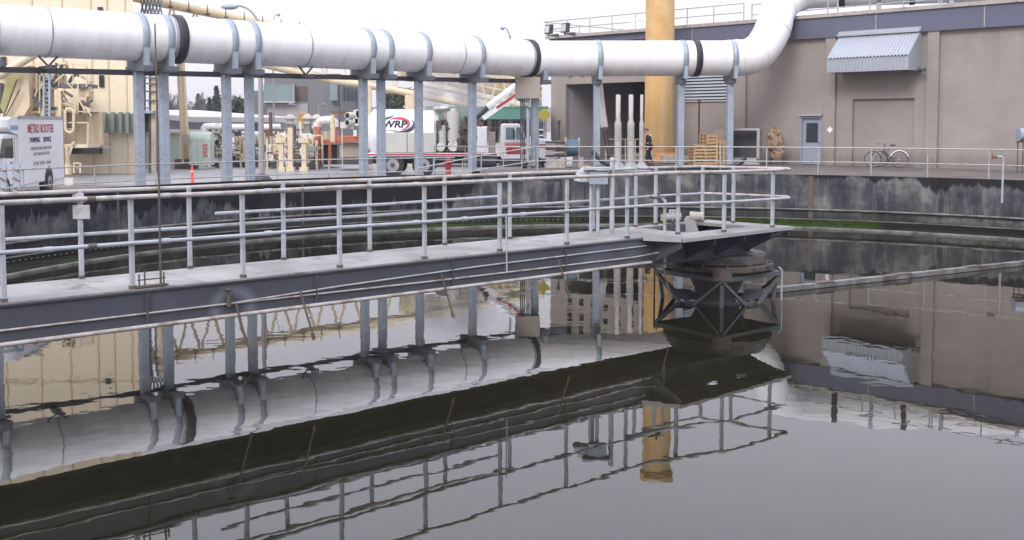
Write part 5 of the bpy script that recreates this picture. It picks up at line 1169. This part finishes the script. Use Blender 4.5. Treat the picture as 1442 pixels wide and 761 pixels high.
for x, lb in ((340,'round white valve cap left of the street lamp pole'), (383,'white pipe header right of the street lamp pole')):
    o = T('pipe_header', lb, 'pipe header', pt(x,180,55.5)); q = MB(); q.cyl(pt(x-16,179,55.5), pt(x+12,179,55.5), .16, n=12); q.cyl(pt(x+3,179,55.5), pt(x+3,174.5,55.5), .12, n=12); q.build('pipe', M['white'], o, world=True)
for x, lb in ((409,'white capped flue, leftmost of three'), (433,'white capped flue, middle of three'), (446,'white capped flue, rightmost of three')):
    c = pt(x,176,62); o = T('capped_flue', lb, 'flue', c, 0, 'capped flues before the grey building'); q = MB(); q.lathe((0,0,0), [(.22,-.9),(.22,.05),(.3,.06),(.3,.1),(.22,.12),(.22,.3),(.36,.32),(.34,.42),(.12,.6),(0,.62)], 16); q.build('flue', M['vent'], o)
o = T('flue_house', 'low cream machinery housing below the white flues', 'machinery', pt(425,200,62)); ibox('body', M['creampale'], o, 402, 186, 460, 205, 62.3, 2); q = MB(); imgprism(q, [(400,188),(404,176),(408,176),(418,190)], 62.1, .6); q.build('gable', M['vent'], o, world=True); q = MB(); imgprism(q, [(430,186),(436,178),(444,186)], 62.1, .6); q.build('gable', M['vent'], o, world=True)
o = T('ochre_hopper', 'yellow ochre hopper against the grey building', 'hopper', pt(427,172,64)); ibox('hopper', M['gold'], o, 420, 160, 434, 177, 64, .8, .05)
o = T('white_duct', 'big white bent duct above the orange frame', 'duct', pt(455,185,59)); q = MB(); q.tube(smooth([pt(445,182,59), pt(450,172,59), pt(458,170,59), pt(470,170,59), pt(471,180,59)], 2), .26, 14); q.build('duct', M['whitedirty'], o, world=True)
of = T('orange_frame', 'orange steel machine frame with flared horns in the yard', 'machine frame', pt(455,236,56))
ibox('beam', M['orange'], of, 432, 197, 476, 203, 56, 1.2); 
for x in (446, 470): q = MB(); imgprism(q, [(x-5,179),(x+6,179),(x+3,184),(x+3,203),(x-3,203),(x-2,184)], 55.9, .5); q.build('horn', M['orange'], of, world=True)
for x in (447, 462): ibox('post', M['orange'], of, x, 203, x+4, 232, 56, .4)
ibox('dark_core', M['darksteel'], of, 436, 204, 475, 232, 56.6, 1)
o = T('flatbed_trailer', 'low flatbed with rusty brown load behind the truck', 'trailer', pt(495,236,53)); ibox('bed', M['orange'], o, 474, 193, 522, 200, 53, 2.2); ibox('bed_rail', M['pink'], o, 474, 191, 522, 192, 52.95, .1); ibox('load', M['beige'], o, 478, 203, 516, 222, 53.4, 1.5); ibox('base', M['darksteel'], o, 476, 223, 520, 232, 53.3, 1.6)
o = T('twin_mufflers', 'pair of big silver mufflers with black round mouths', 'mufflers', pt(490,180,52.5)); 
for y in (163, 173):
    v = pt(489,y,52.5); q = MB(); q.cyl(v, v+Vector((.5,.9,0)), .17, n=18); q.build('muffler', M['vent'], o, world=True); q = MB(); q.cyl(v-Vector((.006,.012,0)), v+Vector((.02,.03,0)), .13, n=18); q.build('mouth', M['black'], o, world=True)
q = MB(); rr = random.Random(9)
for i in range(16): v = pt(rr.uniform(494,506), rr.uniform(158,190), 52.8); q.box(v, (.15,.2,rr.uniform(.15,.4)))
q.build('bracket', M['whitedirty'], o, world=True); ibox('post', M['creampale'], o, 481, 182, 482.5, 232, 52.5, .1); ibox('cowl', M['vent'], o, 479, 172, 488, 181, 52.9, .5)
o = T('cream_gantry', 'cream square posts with a rusty cross beam near the mufflers', 'gantry', pt(468,230,55)); ibox('post', M['creampale'], o, 465, 162, 471, 200, 55, .25); ibox('beam', M['rust'], o, 466, 157, 492, 160, 55, .25)
for x, y0, y1, lb in ((396,195,236,'short thick cream bollard post left of three'), (409,180,236,'tall cream bollard post in the middle of three'), (428,195,236,'short thick cream bollard post right of three')):
    o = T('cream_bollard', lb, 'bollard', (px_x(x,52), 52, YZ), 0, 'cream posts before the pipe skids'); h = pt(x,y0,52).z-YZ; q = MB(); q.box((0,0,h/2), (.22,.22,h)); q.box((0,0,.1), (.4,.4,.2)); q.build('post', M['creampale'], o)
    if y0 > 190: q = MB(); q.box((0,0,h-.1), (.5,.35,.25)); q.build('head', M['creamold'], o)
o = T('grey_cabinet', 'small grey green cabinet on legs beside the orange frame', 'cabinet', (px_x(439,53), 53, YZ)); ibox('box', M['green'], o, 433, 206, 445, 214, 53, .4); ibox('leg', M['creampale'], o, 433, 214, 434, 232, 53.1, .1); ibox('leg', M['creampale'], o, 444, 203, 445.5, 234, 53.1, .1)
o = T('timber_block', 'loose timber lying on the asphalt near the truck', 'timber', (px_x(506,43), 43, YZ)); q = MB(); q.box((0,0,.1), (.7,.25,.2), .2); q.build('timber', M['pallet'], o)

# concrete office block
cb = T('concrete_block', 'grey concrete office block with teal glazed bays', 'building', (px_x(430,92), 92, YZ))
ibox('wall', M['greycon'], cb, 345, 128, 373, 215, 95, 10); ibox('wall', M['greycon'], cb, 372, 104, 478, 215, 92, 14)
q = MB(); a, b = pt(478,104,92), pt(508,118,101); q.add([(a.x,92,YZ), (b.x,101,YZ), (b.x,101,b.z), (a.x,92,a.z), (a.x-.5,93,YZ), (b.x-.5,102,YZ), (b.x-.5,102,b.z), (a.x-.5,93,a.z)], [(0,1,2,3),(7,6,5,4),(3,2,6,7),(0,4,5,1),(1,5,6,2),(0,3,7,4)]); q.build('side_wall', M['greycon'], cb, world=True)
for x0,y0,x1,y1,mt in ((371,119,414,143,'tealglass'), (417,122,433,142,'brown'), (464,117,475,142,'tealglass')): ibox('bay_window' if mt == 'tealglass' else 'window', M[mt], cb, x0,y0,x1,y1,91.3 if mt == 'tealglass' else 91.95,.6 if mt == 'tealglass' else .03)
ibox('sill', M['vent'], cb, 371,143.2,415,144.6,91.2,.75); ibox('frame', M['grey'], cb, 412,119,414.5,143,91.2,.08)
ibox('grey_panel', M['grey'], cb, 377,146,434,182,91.9,.08)  # mid grey sheet on the wall below the glazed bay
for i in range(4): a = pt(484+i*5.2,124+i*.6,94+i*1.6); ibox('louvre', M['galvdark'], cb, 484+i*5.2, 123+i, 487.5+i*5.2, 143, 93.3+i*1.55, .12)
ibox('bay_window', M['tealglass'], cb, 500,118,509,146,99,.6)
# green-roofed shed behind the cab
gs = T('green_roof_shed', 'shed with a teal green awning and gridded windows behind the truck cab', 'shed', pt(690,200,57))
q = MB(); imgprism(q, [(596,153),(770,152),(770,168),(596,168)], 56, .1); q.build('awning', M['teal'], gs, world=True)
ibox('wall', M['vent'], gs, 596, 168, 770, 225, 57.2, 4); ibox('roof', M['teal'], gs, 592, 150, 772, 153, 56, 6)
for x in (676, 692, 706, 722, 738): ibox('window', M['glass'], gs, x, 170, x+10, 200, 57.1, .05); ibox('mullion', M['vent'], gs, x+4.7, 170, x+5.2, 200, 57.05, .04); ibox('mullion', M['vent'], gs, x, 180, x+10, 180.6, 57.05, .04)
o = T('blue_sheeted_load', 'purple blue sheeting beyond the tank truck', 'sheeting', pt(560,160,66)); ibox('sheet', M['blueroof'], o, 540, 152, 582, 162, 66, 3)
o = T('grey_rack', 'dark louvred rack beside the yellow sign', 'rack', pt(762,200,52)); ibox('frame', M['darksteel'], o, 757,172,766,225,52,1)
for y in (182,190,198,206): ibox('shelf', M['vent'], o, 756.5,y,766.5,y+2,51.9,.1)

# ------------------------------------------------------------------ far trees
def bare_tree(px_, Y, ytop, label, seed, spread=.34):
    rr = random.Random(seed); base = pt(px_, 178, Y); z1 = pt(px_, ytop, Y).z; H = z1-YZ
    o = T('bare_tree', label, 'tree', (base.x, Y, YZ), 0, 'trees on the skyline'); q = MB(); q.tube([(0,0,0), (.1,0,H*.3), (0,.1,H*.55)], [H*.02,H*.015,H*.009], 6); q.build('trunk', M['bark'], o)
    q = MB()
    def br_(p, d, L, r_, lev):
        e = p+d*L; q.cyl(p, e, r_, r_*.6, n=3, caps=False)
        if lev == 0: return
        for _ in range(4 if lev > 1 else 5):
            nd = (d+Vector((rr.uniform(-1,1),rr.uniform(-1,1),rr.uniform(-.2,.7)))*.62).normalized(); br_(p+d*L*rr.uniform(.45,1), nd, L*rr.uniform(.55,.75), r_*.55, lev-1)
    for i in range(9):
        a = rr.uniform(0, 6.28); br_(Vector((0,0,H*rr.uniform(.22,.55))), Vector((math.cos(a)*.6,math.sin(a)*.6,1)).normalized(), H*.2, H*.009, 4)
    q.build('crown', M['twig'], o); return o
def conifer(px_, Y, ytop, wpx, label, seed, mat, dense=900):
    rr = random.Random(seed); x = px_x(px_, Y); z1 = pt(px_, ytop, Y).z; H = z1-YZ; Wd = wpx/FPX*Y/2
    o = T('conifer_tree', label, 'tree', (x, Y, YZ), 0, 'trees on the skyline'); q = MB(); q.cyl((0,0,0), (0,0,H*.97), H*.02, .02, n=6); q.build('trunk', M['bark'], o)
    q = MB()
    for i in range(dense):
        t = rr.random()**.8; z = H*(.12+.88*t); rad = Wd*(1-t)**.85*rr.uniform(.35,1.05)*(1+.25*math.sin(t*34)); a = rr.uniform(0,6.28); c = Vector((rad*math.cos(a), rad*math.sin(a), z-rad*.25)); s_ = H*.035*rr.uniform(.6,1.4)
        u = Vector((rr.uniform(-1,1),rr.uniform(-1,1),rr.uniform(-.5,.5))).normalized()*s_; w_ = Vector((rr.uniform(-1,1),rr.uniform(-1,1),rr.uniform(-1,.2))).normalized()*s_*.6; q.add([c-u, c+w_, c+u, c-w_], [(0,1,2,3)])
    q.build('crown', mat, o)
def leafy(px_, Y, ytop, ybot, wpx, label, seed):
    rr = random.Random(seed); x = px_x(px_, Y); z1 = pt(px_, ytop, Y).z; z0 = pt(px_, ybot, Y).z; Wd = wpx/FPX*Y/2
    o = T('leafy_tree', label, 'tree', (x, Y, YZ), 0, 'trees on the skyline'); q = MB(); q.cyl((0,0,0), (0,0,z0-YZ+1), .3, .15, n=6); q.build('trunk', M['bark'], o); q = MB()
    cl = [(rr.uniform(-.7,.7)*Wd, rr.uniform(-.6,.6)*Wd, z0-YZ+(z1-z0)*rr.uniform(.15,.8), rr.uniform(.25,.45)*Wd) for _ in range(11)]
    for i in range(1300):
        c0 = rr.choice(cl); d = Vector((rr.gauss(0,1),rr.gauss(0,1),rr.gauss(0,1))).normalized()*c0[3]*rr.uniform(.6,1.1); c = Vector(c0[:3])+d; s_ = .32*rr.uniform(.6,1.3)
        u = Vector((rr.uniform(-1,1),rr.uniform(-1,1),rr.uniform(-.5,.5))).normalized()*s_; w_ = Vector((rr.uniform(-1,1),rr.uniform(-1,1),rr.uniform(-1,1))).normalized()*s_*.6; q.add([c-u, c+w_, c+u, c-w_], [(0,1,2,3)])
    q.build('crown', M['leaf'], o)
for i, (x, y, lb) in enumerate(((228,128,'bare tree beside the thin mast, leftmost on the skyline'), (243,126,'bare tree left of the leaning cream mast'), (272,123,'bare tree just right of the leaning cream mast'), (288,130,'bare tree left of the pale conifer'), (340,122,'bare tree between the right column pair'), (361,150,'low bare tree by the grey building'), (552,118,'bare tree above the white tank truck'))): bare_tree(x, 125+i*2, y, lb, 20+i)
conifer(280, 132, 133, 26, 'narrow pale conifer on the skyline behind the shed', 31, M['needle'], 700)
conifer(306, 120, 122, 36, 'tall pointed conifer left of the column pair', 32, M['needle'], 1100)
conifer(296, 124, 138, 30, 'short conifer tucked beside the tall pointed one', 34, M['needle'], 700)
leafy(334, 110, 137, 166, 34, 'round dark green tree between the column pair', 33)
leafy(566, 105, 123, 152, 34, 'dark green bush tree above the tank truck', 35); leafy(549, 107, 133, 155, 26, 'smaller green tree left of the dark one above the tank truck', 36)
q = MB(); v = [pt(x, y, 320) for x, y in ((-900,150),(-200,146),(230,150),(345,148),(600,150),(900,150),(2400,150))]
for a, b in zip(v, v[1:]): q.add([(a.x,320,0), (b.x,320,0), (b.x,340,b.z), (a.x,340,a.z)], [(0,1,2,3)])
tag(q.build('hills', M['twig']), kind='structure')

# steam from the truck's blower
st = MB(); c = pt(640,132,47.6); st.sphere(c, (2.1,1.0,1.5), 20, 12); sm = bpy.data.materials.new('steam'); sm.use_nodes = True; t_ = sm.node_tree; t_.nodes.remove(t_.nodes['Principled BSDF'])
pv_ = t_.nodes.new('ShaderNodeVolumePrincipled'); pv_.inputs['Color'].default_value = (.98,.93,.92,1); tc_ = t_.nodes.new('ShaderNodeTexCoord'); nz = t_.nodes.new('ShaderNodeTexNoise'); nz.inputs['Scale'].default_value = 3.2; nz.inputs['Detail'].default_value = 3
t_.links.new(tc_.outputs['Generated'], nz.inputs['Vector']); gr = t_.nodes.new('ShaderNodeVectorMath'); gr.operation = 'DISTANCE'; gr.inputs[1].default_value = (.5,.5,.5); t_.links.new(tc_.outputs['Generated'], gr.inputs[0])
m1 = t_.nodes.new('ShaderNodeMapRange'); m1.inputs['From Min'].default_value = .5; m1.inputs['From Max'].default_value = .15; t_.links.new(gr.outputs['Value'], m1.inputs[0])
m2 = t_.nodes.new('ShaderNodeMapRange'); m2.inputs['From Min'].default_value = .35; m2.inputs['From Max'].default_value = .7; m2.inputs['To Max'].default_value = 3.5; t_.links.new(nz.outputs['Fac'], m2.inputs[0])
m3 = t_.nodes.new('ShaderNodeMath'); m3.operation = 'MULTIPLY'; t_.links.new(m1.outputs[0], m3.inputs[0]); t_.links.new(m2.outputs[0], m3.inputs[1]); t_.links.new(m3.outputs[0], pv_.inputs['Density']); t_.links.new(pv_.outputs[0], t_.nodes['Material Output'].inputs['Volume'])
tag(st.build('steam', sm), kind='stuff')
hz = MB(); hz.bx(-2700, 2700, -2700, 2700, -2.2, 19.5); hm = bpy.data.materials.new('haze'); hm.use_nodes = True; t_ = hm.node_tree; t_.nodes.remove(t_.nodes['Principled BSDF'])
pv_ = t_.nodes.new('ShaderNodeVolumePrincipled'); pv_.inputs['Color'].default_value = (.93,.93,.98,1); pv_.inputs['Density'].default_value = .0005; pv_.inputs['Anisotropy'].default_value = .2; t_.links.new(pv_.outputs[0], t_.nodes['Material Output'].inputs['Volume'])
tag(hz.build('haze', hm), kind='stuff')
S.cycles.volume_step_rate = 2; S.cycles.max_bounces = 8
